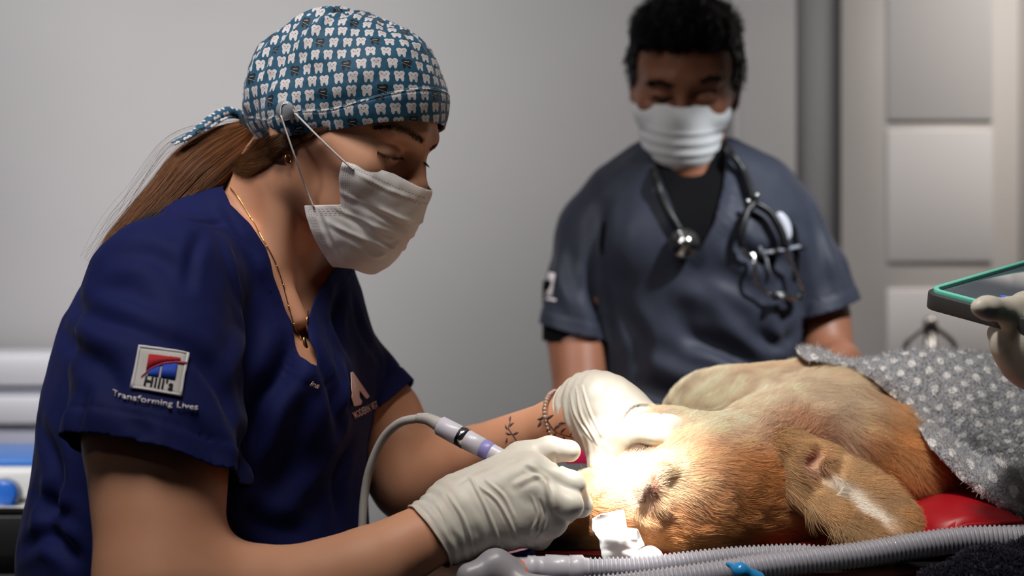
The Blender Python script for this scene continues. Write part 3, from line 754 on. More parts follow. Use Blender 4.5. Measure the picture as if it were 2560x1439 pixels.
def toothmat(name):
    m = mat(name, (.012, .085, .16), .7, sheen=.2); g, b = nt(m); x, y, arc = attr(g, 'pat')
    band = arc.lt(26.0); y = y+band*5.0; x = x+band*3.0
    py = 13.4; j = (y/py).floor(); ly = y-j*py-py/2
    x = x+j.mod(2.0)*4.0+(j*2.399).sin()*3; px_ = 13.6; i = (x/px_).floor(); lx = x-i*px_-px_/2
    h = ((i*12.9898+j*78.233).sin()*43758.5); h = h-h.floor()
    lx = lx+(h-.5)*1.2; ly = ly+(h.mod(.37)-.18)*2
    ax = lx.abs()
    def circ(cx, cy, rx, ry): 
        a = (ax-cx)/rx; c = (ly-cy)/ry; return (a*a+c*c).lt(1.0)
    tooth = circ(2.3, 2.4, 2.5, 2.7).max(circ(0.0, .6, 4.1, 3.5)).max(circ(2.45, -2.3, 1.6, 3.6))
    mood = h.lt(.45)
    eyes = circ(1.7, 1.6, .48, .55)*(1.0-mood)+mood*((ly-1.9+(ax-1.7)*(h.lt(.2)*1.4-.7)).abs().lt(.3)*(ax-1.7).abs().lt(.8)); rad = (lx*lx+(ly-1.2)*(ly-1.2)).sqrt()
    mouth = (rad-1.15).abs().lt(.22)*(ly-.3).lt(0.0)
    ink = eyes.max(mouth)
    dark = ((i+j*1.0).mod(4.0)).lt(.5)*(j.mod(2.0)).gt(.5)
    slit = (ly-1.9).abs().lt(.45)*ax.lt(2.4)
    blade = ((lx*.35+ly*.9)+1.2).abs().lt(.22)*ax.lt(4.6)
    tcol = mix(g, ink, (.66, .62, .63), (.03, .03, .04)); dcol = mix(g, slit.max(blade), (.006, .009, .014), (.30, .32, .34))
    c = mix(g, dark, tcol, dcol); base = noise_node(g, 30, 3)
    bb_ = mix(g, base.outputs['Fac'], (.010, .075, .15), (.016, .10, .18))
    c = mix(g, tooth.max(dark*blade), bb_, c)
    st = ((arc-24.0).abs().lt(.22)+(arc-27.5).abs().lt(.2)).clamp()*((x*.9).mod(1.6).lt(1.1))
    c = mix(g, st, c, (.30, .38, .42)); g.links.new(c, b.inputs['Base Color']); bump(m, 500, .2, .0006, 2); return m
M['teeth'] = toothmat('printed_cotton')
cap = mesh('surgical_cap', Xc.reshape(-1, 3), Fc, M['teeth'], woman, attrs={'pat': pat.reshape(-1, 3)}); solidify(cap, .0012)
cap['label'] = 'blue cloth cap printed with white tooth faces'
Tc = BVHTree.FromPolygons([tuple(p) for p in Xc.reshape(-1, 3).tolist()], Fc)
def ribbon(name, px, wd, nrm, material, parent, n=40, twist=0, thick=.0012, patscale=True, wave=0):
    """cloth ribbon through pixel/depth points"""
    p = spline([P(*q) for q in px], n); T = np.gradient(p, axis=0); T /= np.linalg.norm(T, axis=1, keepdims=True)
    N_ = np.tile(np.asarray(nrm, float), (n, 1)); t = np.linspace(0, 1, n)
    W = np.cross(T, N_); W /= np.linalg.norm(W, axis=1, keepdims=True); Nn_ = np.cross(W, T)
    a = twist*np.sin(t*5)+0; W = W*np.cos(a)[:, None]+Nn_*np.sin(a)[:, None]
    wd = np.broadcast_to(wd, (n,)); k = 5; s_ = np.linspace(-.5, .5, k); V = p[:, None]+s_[None, :, None]*wd[:, None, None]*W[:, None]+(.0012*np.cos(s_*6.28))[None, :, None]*Nn_[:, None]
    F = [(i*k+j, i*k+j+1, (i+1)*k+j+1, (i+1)*k+j) for i in range(n-1) for j in range(k-1)]
    L = np.concatenate([[0], np.cumsum(np.linalg.norm(np.diff(p, axis=0), axis=1))])*1000
    at = np.stack([np.broadcast_to(L[:, None], (n, k)), np.broadcast_to(s_[None]*wd[:, None]*1000, (n, k)), np.full((n, k), 60)], -1)
    o = mesh(name, V.reshape(-1, 3), F, material, parent, attrs={'pat': at.reshape(-1, 3)}); return solidify(o, thick, 0)
ribbon('cap_tie', [(625, 300, 1.50), (600, 285, 1.50), (570, 276, 1.49), (530, 294, 1.475), (480, 332, 1.46), (432, 358, 1.45)], np.array([.010]*30+[.011]*10), (.1, -.8, .6), M['teeth'], cap, twist=.5)
ribbon('cap_tie', [(622, 310, 1.52), (590, 292, 1.51), (548, 300, 1.50), (500, 330, 1.485), (458, 352, 1.47)], .009, (.1, -.6, .8), M['teeth'], cap, twist=-.6)
V_, F_ = sphVF((0, 0, 0), (.010, .010, .010), 14, 10); lump = V_*np.array((1.1, 1, 1.4)); lump *= (1+.25*noise(lump, 200, 3))[:, None]
mesh('cap_knot', lump+P(618, 318, 1.50), F_, M['black_thread'], cap)
# button the mask loops hook on
bq = cast(Tc, [(718, 275)], .002)[0]; hh, nn_, _, _ = Tc.find_nearest(Vector(bq)); nb = np.array(nn_); nb = nb if nb[1] < 0 else -nb
M['clear'] = mat('clear_plastic', (.50, .55, .60), .12, trans=.35, ior=1.45, coat=.5)
btn = lathe('mask_button', [(.0, .0001), (.0, .0075), (.002, .0092), (.0045, .0097), (.0062, .0085), (.0072, .005), (.0074, .0001)], bq-nb*.001, nb, M['clear'], cap, 28); btn['label'] = 'clear grey plastic button'

# ---- face mask
MS = SDF(); e = lambda f, l, t, r, k=.02: MS.ell(HW.w(f, l, t), np.array(r)*cs, HW.R, k)
e(54, 0, -66, (51, 61, 60)); e(88, 0, -36, (26, 26, 18), .03); e(86, 0, -64, (25, 32, 36), .03); e(68, 0, -102, (30, 40, 27), .03); e(99, 0, -27, (16, 13, 10), .02); e(55, 0, -36, (43, 70, 27), .02); e(30, 0, -86, (34, 56, 36), .025)
for s in (-1, 1): e(57, s*42, -30, (31, 25, 20), .01); e(80, s*24, -33, (24, 21, 17), .012)
VM, FM = MS.surf(.0017)
tl, ins, bl_ = HW.lat(880, 398, -50), HW.lat(856, 512, -56), HW.lat(765, 514, -56)
qs = lambda px, py, l: HW.lat(px, py, l)
poly = [tl, (95, -19.5), (112.5, -23.5), (140, -25), (150, -140), qs(900, 672, -10), qs(838, 667, -25), qs(800, 618, -46), bl_, qs(800, 513, -57), ins, qs(860, 470, -55)]
lm = HW.loc(VM); d2 = polysd(lm[:, [0, 2]], poly)
NM = normals(VM, FM); TMs = bvh(VM, FM)
sl = .0; ft = lm[:, 0]+0; tt_ = lm[:, 2]+.09*(lm[:, 0]-50)
for t0, wdt in ((-52, 2.2), (-68, 2.2), (-84, 2.4)):
    VM = VM+NM*(.0013*np.exp(-((tt_-t0)/wdt)**2)*sstep(52, 75, ft)-.0009*np.exp(-((tt_-t0+5)/2.5)**2)*sstep(52, 75, ft))[:, None]
VM = VM+NM*(.0010*noise(VM, 60, 21, 2))[:, None]
VM = folds(VM, FM, NM, TMs, [([(905, 515), (940, 590), (975, 645)], .0045, -.0018), ([(880, 490), (960, 540), (1005, 565)], .003, .002), ([(862, 520), (900, 560), (925, 600)], .004, .0018), ([(930, 590), (975, 610), (1000, 600)], .003, .002), ([(880, 610), (930, 640), (960, 640)], .003, -.0018), ([(795, 530), (820, 590), (850, 650)], .0025, .0016), ([(890, 430), (960, 470), (1040, 500)], .002, -.0008)])
lm = HW.loc(VM); d2 = polysd(lm[:, [0, 2]], poly)
VM2, FM2, _ = clip(VM, FM, d2); FM2 = allquad_to_tri(FM2); lm2 = HW.loc(VM2)
edge = -polysd(lm2[:, [0, 2]], poly)
topd = (-19.6-.11*(lm2[:, 0]-47))-lm2[:, 2]     # distance below the top edge
botd = lm2[:, 2]+0
m = mat('mask_fabric', (.90, .81, .79), .8, sss=.2, sheen=.1); g, b = nt(m); x, y, z = attr(g, 'pat')
def dots(u, v0, w_): return (v0.abs().lt(w_))*(u.mod(2.2).lt(1.1))
dd = dots(x, y-5.0, .35).max(dots(x, y-10.0, .3)).max(dots(x+.9, y-11.8, .3))
ed = dots(y, z-4.0, .35).max(dots(y+.8, z-6.2, .35)).max(dots(y, z-8.2, .3)).max(dots(y+.5, z-10.0, .25))
c = mix(g, dd.max(ed*x.lt(70.0)), (.90, .81, .79), (.42, .36, .38)); g.links.new(c, b.inputs['Base Color']); bump(m, 700, .15, .0004, 2)
M['mask'] = m
sided = np.minimum(edge, 1e9)
sidepoly = np.minimum.reduce([np.linalg.norm(lm2[:, [0, 2]]-(np.array(a)*(1-t)+np.array(b_)*t), axis=1) for a, b_ in ((tl, qs(860, 470, -55)), (qs(860, 470, -55), ins), (ins, bl_), (bl_, qs(800, 618, -46))) for t in np.linspace(0, 1, 14)])
mask = mesh('face_mask', VM2, FM2, M['mask'], woman, attrs={'pat': np.stack([lm2[:, 0], topd, sidepoly], -1)}); solidify(mask, .0009)
mask['label'] = 'pale pink-white pleated disposable mask'
Tm = bvh(VM2, FM2)
def loop_strap(a, b_, parent, r=.0017, sag=0):
    n = 24; t = np.linspace(0, 1, n)[:, None]; p = a*(1-t)+b_*t; p = p+np.array((0, -1, 0))*np.sin(np.pi*t)*sag
    return tube('ear_loop', p, r, M['strap'], parent, 10, flat=(1.0, .45))
M['strap'] = mat('elastic', (.72, .66, .65), .8)
c1 = cast(Tm, [(884, 424)], .0008)[0]; c2 = cast(Tm, [(786, 519)], .0008)[0]
b1 = bq+nb*.003
def wrap(pts, nm):
    p = spline(pts, 30); return tube(nm, p, .0024, M['strap'], mask, 10, flat=(1.1, .4))
wrap([P(738, 283, bq[1]-.004), P(800, 346, (bq[1]+c1[1])/2-.008), P(862, 405, c1[1]-.003), c1], 'ear_loop')
wrap([P(702, 288, bq[1]-.004), P(735, 385, (bq[1]+c2[1])/2-.012), P(765, 470, c2[1]-.004), c2], 'ear_loop')
wrap([P(738, 283, bq[1]-.004), P(722, 262, bq[1]-.005), P(706, 264, bq[1]-.005), P(702, 288, bq[1]-.004)], 'ear_loop')

# ---- gloves
def glove(fn, name, cutp, cutn, lines, parent, cuffpts=None, flare=.004, label=None):
    S = fn(SDF()); V, F = S.surf(.0015); Nn_ = normals(V, F); T_ = bvh(V, F)
    g = (V-cutp)@cutn                         # >0 on the arm side
    g = g+.0011*noise(V, 70, 4, 2)
    V = V+Nn_*(.0006*noise(V, 60, 2, 2))[:, None]
    V = V+Nn_*(flare*np.exp(-np.maximum(-g, 0)/.020)+(.0004+.0004*sstep(-.03,-.01,g))*np.sin(g*620+3*noise(V, 25, 6))*sstep(-.09, -.012, g))[:, None]
    V = folds(V, F, Nn_, T_, [(a_, w_*.72, d_) for a_, w_, d_ in lines])
    V, F, g2 = clip(V, F, g); F = allquad_to_tri(F)
    o = mesh(name, V, F, M['latex'], parent); solidify(o, .0007)
    # rolled bead along the cut
    E = {}
    for t in F.tolist():
        for i in range(3):
            a, b_ = t[i], t[(i+1) % 3]; k = (min(a, b_), max(a, b_)); E[k] = E.get(k, 0)+1
    nx = {}
    for (a, b_), c_ in E.items():
        if c_ == 1: nx.setdefault(a, []).append(b_); nx.setdefault(b_, []).append(a)
    if nx:
        s0 = next(iter(nx)); path = [s0]; prev = None; cur = s0
        while True:
            nn2 = [x for x in nx[cur] if x != prev]
            if not nn2 or nn2[0] == s0: break
            prev, cur = cur, nn2[0]; path.append(cur)
            if len(path) > 5000: break
        p = V[path][::4]
        for _ in range(3): p = (np.roll(p, 1, 0)+p*2+np.roll(p, -1, 0))/4
        if len(p) > 10:
            Vt, Ft_ = tubeVF(p, .0011, 7, closed=True); mesh('cuff_bead', Vt, Ft_, M['latex'], o)
    if label: o['label'] = label
    return o
dn1 = unit(A1f[2]-A1f[3])
gl = [([(1085, 1250), (1115, 1300), (1135, 1400)], .0022, -.0022), ([(1120, 1235), (1160, 1300), (1190, 1395)], .0022, -.0024), ([(1175, 1190), (1215, 1270), (1255, 1370)], .002, -.0024), ([(1200, 1215), (1250, 1260), (1300, 1360)], .002, -.0022), ([(1215, 1200), (1260, 1240), (1285, 1290)], .002, -.0016),
      ([(1290, 1210), (1350, 1190), (1378, 1240), (1383, 1300)], .004, -.0028), ([(1320, 1170), (1370, 1205), (1385, 1260)], .003, .003), ([(1140, 1210), (1200, 1180), (1290, 1150)], .003, .0015), ([(1350, 1250), (1365, 1300), (1340, 1345)], .0018, .0016), ([(1330, 1240), (1345, 1290), (1325, 1335)], .0018, -.0016), ([(1310, 1350), (1330, 1365)], .002, -.002), ([(1385, 1135), (1400, 1165), (1440, 1180)], .0025, .002)]
glove(lambda S: hand_near(S, .0012), 'glove', P(1068, 1330, 1.325), unit(dn1+np.array((-.1, 0, -.25))), gl, woman, flare=.0035, label='off-white latex glove on the hand holding the handpiece')
dn2 = unit(A2f[1]-A2f[2])
gl2 = [([(1425, 980), (1440, 1040), (1480, 1100)], .0018, -.0014), ([(1440, 970), (1455, 1040), (1495, 1110)], .0018, -.0014), ([(1455, 965), (1475, 1030), (1505, 1090)], .0018, -.0012), ([(1555, 1060), (1580, 1022), (1620, 1014), (1655, 1030)], .0018, .0020), ([(1590, 1040), (1630, 1028), (1670, 1042)], .0018, .0018), ([(1605, 1056), (1640, 1045), (1680, 1048)], .0016, .0014), ([(1500, 1130), (1530, 1160), (1535, 1200)], .0025, -.001)]
glove(lambda S: hand_far(S, .0006), 'glove', P(1422, 1046, 1.478), unit(dn2+np.array((0, 0, .12))), gl2, woman, flare=.003, label='off-white latex glove on the hand steadying the dog')

# ---- hair
rng = np.random.default_rng(7)
def hc(n, a, b_, spread=.35):
    t = rng.random(n)[:, None]; c = np.array(a)*(1-t)+np.array(b_)*t; return np.clip(c*(1+spread*(rng.random((n, 1))-.5)), 0, 1)
def bundle(name, keys, widths, n, k, mat_, parent, r0, r1, ca, cb, flat=.5, nrm=(0, -1, .2), fray=.25, seed=1, wav=.002):
    """keys: pixel/depth points; strands keep their place in the section"""
    rg = np.random.default_rng(seed); c = spline([P(*q) for q in keys], k); wd = spline(np.array(widths)[:, None]*np.ones((1, 2)), k)[:, 0]
    T = np.gradient(c, axis=0); T /= np.linalg.norm(T, axis=1, keepdims=True); A = np.cross(T, np.asarray(nrm, float)); A /= np.linalg.norm(A, axis=1, keepdims=True); B = np.cross(A, T)
    a = rg.random(n)*2*np.pi; r = np.sqrt(rg.random(n)); x = r*np.cos(a); y = r*np.sin(a)*flat
    ex = 1+fray*rg.standard_normal(n); t = np.linspace(0, 1, k)
    pts = c[None]+(x[:, None]*(1+(ex-1)[:, None]*t[None]**2))[..., None]*wd[None, :, None]*A[None]+y[:, None, None]*wd[None, :, None]*B[None]
    ph = rg.random(n)*6.28; pts += (wav*np.sin(t[None]*9+ph[:, None])*t[None])[..., None]*A[None]
    L = rg.random(n)*.25+.78; m_ = rg.random(n) < .5; s = np.where(m_, L, 1)
    out = np.empty_like(pts)
    for i in range(k):
        u = t[i]*s*(k-1); j = np.minimum(u.astype(int), k-2); f = (u-j)[:, None]; out[:, i] = pts[np.arange(n), j]*(1-f)+pts[np.arange(n), j+1]*f
    return strands(name, out, r0, r1, mat_, parent, hc(n, ca, cb)), c
pony, _c = bundle('ponytail', [(625, 325, 1.50), (560, 370, 1.485), (490, 425, 1.465), (420, 500, 1.445), (350, 565, 1.42), (290, 612, 1.40), (248, 655, 1.385)], [.014, .026, .030, .026, .020, .012, .004], 5200, 22, M['hair_w'], woman, .00010, .00004, (.06, .022, .009), (.40, .16, .055), .55, fray=.16, wav=.0015)
core, _c = bundle('ponytail_core', [(622, 345, 1.50), (560, 395, 1.485), (490, 445, 1.465), (430, 500, 1.445), (370, 552, 1.42), (320, 590, 1.40)], [.014, .022, .024, .018, .012, .006], 2600, 14, M['hair_w'], pony, .00035, .0002, (.012, .005, .003), (.04, .016, .007), .6, fray=.02, seed=4, wav=0)
bundle('stray_hair', [(620, 320, 1.50), (555, 355, 1.485), (470, 395, 1.465), (410, 470, 1.445), (360, 530, 1.42), (300, 590, 1.40), (235, 665, 1.385)], [.012, .026, .036, .036, .030, .022, .016], 90, 22, M['hair_w'], pony, .00009, .00005, (.05, .02, .01), (.2, .09, .04), .5, fray=.35, seed=9, wav=.004)
# hair swept back under the cap, over the temple and nape
def swept(name, roots, tips, n, seed, parent, bow=.006, k=12, r0=.00009):
    rg = np.random.default_rng(seed); m_ = len(roots); u = rg.random(n)*(m_-1); i = u.astype(int); f = (u-i)[:, None]
    Rt = np.array(roots, float); Tp = np.array(tips, float); a = Rt[i]*(1-f)+Rt[i+1]*f+rg.standard_normal((n, 2))*3; b_ = Tp[i]*(1-f)+Tp[i+1]*f+rg.standard_normal((n, 2))*4
    t = np.linspace(0, 1, k); P2 = a[:, None]*(1-t)[None, :, None]+b_[:, None]*t[None, :, None]; bw = rg.normal(8, 5, n); P2[..., 1] += bw[:, None]*np.sin(np.pi*t)[None]
    out = []; o0 = Vector((0, 0, CAMZ))
    lift = rg.random(n)*.0035+.0005
    for s_ in range(n):
        row = cast(Tb, P2[s_], lift[s_], dflt=1.47); out.append(row)
    return strands(name, np.array(out), r0, .00004, M['hair_w'], parent, hc(n, (.03, .013, .006), (.22, .09, .035)))
swept('hair', [(840, 312), (790, 320), (740, 330), (690, 340), (640, 355)], [(606, 398), (600, 406), (596, 412), (592, 418), (588, 405)], 1500, 3, woman)
swept('hair', [(712, 368), (698, 390), (676, 408), (650, 424)], [(604, 402), (600, 410), (596, 418), (590, 428)], 1300, 5, woman)
# brows and lashes
def brush(name, root_px, dir_px, n, ln, seed, r0=.00012, lift=.0006, jit=2.0, curl=.0, tree=None, out=0.0):
    rg = np.random.default_rng(seed); rp = spline(root_px, 60); dp = spline(dir_px, 60); u = rg.random(n)*59; i = u.astype(int)
    a = rp[i]+rg.standard_normal((n, 2))*jit; d = dp[i]*(ln*(.6+.6*rg.random(n)))[:, None]; k = 5; t = np.linspace(0, 1, k); res = []
    for s_ in range(n):
        if not out:
            q5 = [a[s_]+d[s_]*x for x in t]; cc = cast(tree, q5, .0003)
            if any(c_ is None for c_ in cc): continue
            res.append([c_+np.array((0, -lift*1.2, 0))*x for c_, x in zip(cc, t)]); continue
        base = cast(tree, [a[s_]], .0001, dflt=1.42)[0]; e_ = P(*(a[s_]+d[s_]), base[1]-out); v_ = e_-base
        res.append([base+v_*x+np.array((0, -lift-.4*out, 0))*x*(1 if not out else 1)+np.array((0, 0, curl))*x*x for x in t])
    n = len(res)
    return strands(name, np.array(res), r0, .00004, M['hair_w'], woman, hc(n, (.010, .005, .004), (.03, .014, .01)))
for k_ in range(3): brush('eyebrow', [(938, 321), (975, 317+k_*3), (1010, 323+k_*4), (1040, 340+k_*4), (1058, 354+k_*3)], [(-1, -.2), (-.8, -.55), (-.5, -.9), (-.2, -1), (.1, -1)], 170, 9, 11+k_, tree=Tb, jit=2.6)
brush('eyebrow', [(1074, 374), (1084, 368), (1094, 362)], [(.5, -.6), (.7, -.5), (.9, -.4)], 130, 7, 17, tree=Tb, jit=2.2)
brush('eyelash', [(945, 378), (965, 389), (985, 394), (1005, 394)], [(-.2, 1), (.2, 1), (.6, .8), (1, .6)], 150, 10, 21, r0=.00016, tree=Tb, jit=.8, out=.003, lift=.0002)
brush('eyelash', [(1060, 405), (1064, 409)], [(.5, .8), (.8, .7)], 50, 13, 23, r0=.00016, tree=Tb, jit=1.0, out=.0005, lift=.0002)
# ---- jewellery
def px_path(pts, n, tree, off, dflt): 
    return np.array(cast(tree, spline(pts, n), off, dflt))
necklace = tube('necklace', px_path([(578, 470), (602, 500), (628, 545), (660, 600), (690, 660), (715, 740), (738, 815), (752, 850)], 60, Tb, .0012, 1.42), .00055, M['gold'], woman, 6)
tube('chain', np.array(cast(Tb, spline([(768, 778), (763, 810), (760, 850)], 14), .0012, 1.45)), .00055, M['gold'], necklace, 6)
for px, py in ((604, 503), (628, 545), (648, 578), (668, 616), (692, 664), (708, 712), (722, 765), (736, 808)):
    q = cast(Tb, [(px, py)], .0014, 1.42)[0]; V_, F_ = sphVF(q, .0011, 8, 6); mesh('bead', V_, F_, M['gold'], necklace)
q = cast(Tb, [(756, 846)], .003, 1.42)[0]
lathe('pendant', [(0, .0002), (.001, .0012), (.005, .0022), (.010, .0034), (.0135, .0032), (.0155, .0015), (.016, .0001)], q, (.1, 0, -1), M['gold'], necklace, 14)
q = P(720, 398, cast(Tb, [(722, 380)], .001, 1.40)[0][1]-.002); a = np.linspace(0, 2*np.pi, 24, endpoint=False)
tube('earring', q+np.stack([np.cos(a)*.0022, np.cos(a)*.004, np.sin(a)*.0050], 1), .0008, M['gold'], woman, 8, closed=True)
# bead bracelet round the far wrist
wc = P(1408, 1060, 1.485); ax = unit(A2f[2]-A2f[1]); u = unit(np.cross(ax, (0, 0, 1))); v_ = np.cross(u, ax)
M['bead'] = mat('glass_bead', (.62, .42, .34), .08, trans=.35, coat=.6, spec=.8)
brc = []; strp = []
for i in range(46):
    t = i/46*2*math.pi; w_ = P(1402, 1048, 1.482)+ax*(.0005+.004*math.sin(t+.5))+(u*math.cos(t)+v_*math.sin(t))*.0295; big = .0026 if math.sin(t) > .1 else .0017
    brc.append((w_, big)); strp.append(w_)
bo = tube('bracelet', strp, .0005, M['bead'], woman, 6, closed=True); proto = {}
for w_, big in brc:
    if big not in proto: b_o = mesh('bead', *sphVF((0, 0, 0), big, 12, 8), M['bead'], bo); proto[big] = b_o
    else: b_o = proto[big].copy(); SC.collection.objects.link(b_o); b_o.parent = bo
    b_o.location = w_
# leafy tattoo on the far forearm
M['ink'] = mat('tattoo_ink', (.085, .06, .065), .7)
def inkline(pts, w0, w1, n=14):
    p = spline(pts, n); T = np.gradient(p, axis=0); T /= np.linalg.norm(T, axis=1, keepdims=True); Nn_ = np.stack([-T[:, 1], T[:, 0]], 1); w_ = np.linspace(w0, w1, n)[:, None]
    return np.vstack([p-Nn_*w_, p+Nn_*w_]), [(i, i+1, n+i+1, n+i) for i in range(n-1)]
def leaf(p, d, ln, wd):
    d = unit(d); n_ = np.array((-d[1], d[0])); t = np.linspace(0, 1, 8); s_ = np.sin(np.pi*t)*wd; c = np.array(p)+t[:, None]*d*ln; return np.vstack([c-n_*s_[:, None], c+n_*s_[:, None]*.15]), [(i, i+1, 9+i, 8+i) for i in range(7)]
ink = [inkline([(1300, 1112), (1285, 1090), (1272, 1070), (1276, 1055)], 1.4, .8)]
for p_, d_ in (((1272, 1075), (-.6, -1)), ((1274, 1068), (.8, -.8)), ((1280, 1085), (-1, -.3)), ((1282, 1088), (1, -.5)), ((1292, 1102), (-1, .2)), ((1276, 1056), (.1, -1)), ((1300, 1112), (1, .1)), ((1268, 1092), (-.3, 1))): ink.append(leaf(p_, d_, 17, 4))
ink.append(inkline([(1358, 1030), (1372, 1055), (1392, 1080), (1430, 1092), (1462, 1100)], 1.6, 1.0))
for p_, d_ in (((1358, 1032), (.3, -1)), ((1362, 1040), (-1, .4)), ((1368, 1050), (1, -.8)), ((1376, 1062), (-.6, 1)), ((1385, 1074), (1, -.7)), ((1390, 1078), (-.7, 1)), ((1402, 1084), (.9, -1)), ((1410, 1088), (-.2, 1)), ((1425, 1090), (1, -.8)), ((1440, 1094), (.3, 1)), ((1352, 1048), (-.4, 1)), ((1395, 1060), (1, -.1))): ink.append(leaf(p_, d_, 21, 5.5))
n1_ = 9
decal('tattoo', ink[:n1_], Tb, M['ink'], woman_body, .0003, .0002)
decal('tattoo', ink[n1_:], Tb, M['ink'], woman_body, .0003, .0002)
# ================================================================ THE COLLEAGUE (standing man behind the table)
DM = 2.18
HM = Head(P(1712, 205, DM+.03), (-.16, -.93, -.34), math.radians(-4), 1.06)
man = empty('person', P(1720, 1439, DM)); man.location = (0, 0, 0)
tag(man, 'standing man in dark scrubs with black hair, white face mask and stethoscope, looking down', 'person')
RMt = np.stack([(0, -1, 0), (1, 0, 0), (0, 0, 1)], 1)
def torso_m(S, o=0.):
    e = lambda p, r, k=.05: S.ell(P(*p), np.array(r)-o, RMt, k)
    e((1745, 690, DM+.03), (.118, .175, .20)); e((1760, 910, DM+.03), (.115, .152, .22), .06); e((1755, 1150, DM+.03), (.125, .155, .2), .06)
    e((1640, 600, DM-.02), (.07, .085, .07)); e((1850, 600, DM-.02), (.07, .085, .07))
    S.chain([P(1620, 430, DM+.03), P(1540, 492, DM+.03), P(1488, 578, DM+.03)], np.array([.045, .050, .050])-o, .05)
    S.chain([P(1820, 430, DM+.03), P(1905, 478, DM+.03), P(1950, 552, DM+.03)], np.array([.045, .053, .054])-o, .05)
    return S
B1 = [P(1482, 580, DM+.03), P(1440, 830, DM+.01), P(1452, 1010, DM-.04)]; B1f = [P(1452, 1010, DM-.04), P(1545, 1120, DM-.22)]
B2 = [P(1962, 565, DM+.03), P(2052, 790, DM+.02), P(2075, 925, DM-.03)]; B2f = [P(2045, 870, DM-.0), P(2100, 925, DM-.14), P(2050, 985, DM-.22)]
def sl1(S, o=0.): return S.chain([B1[0], P(1452, 700, DM+.02), P(1425, 960, DM+.0)], np.array([.050, .054, .062])+o, .04)
def sl2(S, o=0.): return S.chain([B2[0], P(2030, 690, DM+.02), P(2085, 900, DM+.0)], np.array([.052, .058, .070])+o, .04)
S = SDF(); torso_m(S, .026); head_prims(S, HM, male=True)
S.chain([HM.w(-20, 0, -45), P(1722, 440, DM+.04)], [.056, .062], .02)
S.chain(B1, [.05, .046, .039], .03); S.chain(B1f, [.038, .030], .02); S.chain(B2, [.052, .044, .04], .03); S.chain([B2[2], P(2100, 905, DM-.13), P(2040, 960, DM-.2)], [.038, .030, .026], .02)
for A_, B_ in ((P(1545, 1120, DM-.22), P(1600, 1190, DM-.30)), (P(2040, 960, DM-.2), P(1990, 1010, DM-.28))):
    ax = unit(B_-A_); S.chain([A_, A_+ax*.05], [.026, .032], .02); sd = unit(np.cross(ax, (0, 0, 1)))
    for q_ in (-1.5, -.5, .5, 1.5): S.chain([A_+ax*.06+sd*q_*.017, A_+ax*.10+sd*q_*.020, A_+ax*(.125-.008*abs(q_))+sd*q_*.020-np.array((0, 0, .018))], [.010, .009, .007], .008)
    S.chain([A_+ax*.02+sd*.02, A_+ax*.06+sd*.045-np.array((0, 0, .02))], [.012, .009], .01)
S1_, F1_ = S.surf(.0026, lo=np.array((-1, 1, P(0, 470, DM)[2]))); S2_, F2_ = S.surf(.006, hi=np.array((3, 3, P(0, 470, DM)[2]+.02)))
zc = P(0, 460, DM)[2]
S1_, F1_, _ = clip(S1_, F1_, zc-S1_[:, 2]); S2_, F2_, _ = clip(S2_, F2_, S2_[:, 2]-zc)
VMb, FMb = join([(S1_, F1_), (S2_, F2_)])
man_body = mesh('body', VMb, FMb, M['skin_m'], man)
Tmb = BVHTree.FromPolygons([tuple(v) for v in VMb.tolist()], FMb)
# legs under the table, out of sight from the front
M['slate'] = clothmat('slate_scrub_cloth', (.036, .041, .060), .5, .03, 500)
M['black_cloth'] = clothmat('black_knit', (.006, .006, .007), .85, .0); nt(M['black_cloth'])[1].inputs['Specular IOR Level'].default_value = .06
S = SDF(); e = S.ell; S.ell(P(1755, 1280, DM+.03), (.165, .125, .14)); 
for sx in (-1, 1): S.chain([(.29+sx*.085, DM+.03, .84), (.29+sx*.09, DM+.02, .46), (.29+sx*.095, DM+.05, .07)], [.092, .066, .054], .03)
Vt, Ft2 = S.surf(.012); Vt, Ft2, _ = clip(Vt, Ft2, .06-Vt[:, 2]); mesh('trousers', Vt, [allquad_to_tri(Ft2)], M['slate'], man)
for sx in (-1, 1):
    S = SDF(); S.chain([(.29+sx*.095, DM+.06, .055), (.29+sx*.105, DM-.15, .040)], [.048, .036], .03); S.box((.29+sx*.10, DM-.05, .012), (.045, .14, .012), None, .01, .02)
    Vt, Ft2 = S.surf(.008); mesh('shoe', Vt, [Ft2], M['black_cloth'], man)
# scrub top
Sm = torso_m(SDF()); S = torso_m(SDF()); sl1(S); sl2(S); V, F = S.surf(.0048)
Nn_ = normals(V, F); T_ = bvh(V, F)
def hole_m(X):
    nk = SDF().cone(HM.w(-20, 0, -50), P(1722, 455, DM+.05), .060, .073)(X)
    pp = px_of(X); poly = [(1618, 340), (1632, 400), (1660, 470), (1700, 560), (1745, 632), (1785, 560), (1808, 470), (1815, 400), (1815, 340)]
    a = polysd(pp, poly)*2.1/FPX; a = np.where(X[:, 1] < DM+.03, a, .3); return np.minimum(nk, a)
HQ1 = hem_plane(P(1342, 803, DM), P(1510, 850, DM-.04), P(1400, 800, DM+.08), np.array((0, 0, -1)))
HQ2 = hem_plane(P(2142, 745, DM), P(2000, 800, DM-.04), P(2090, 742, DM+.08), np.array((0, 0, -1)))
D = V+Nn_*(.004*noise(V*np.array((1, 1, .6)), 12, 31, 3))[:, None]
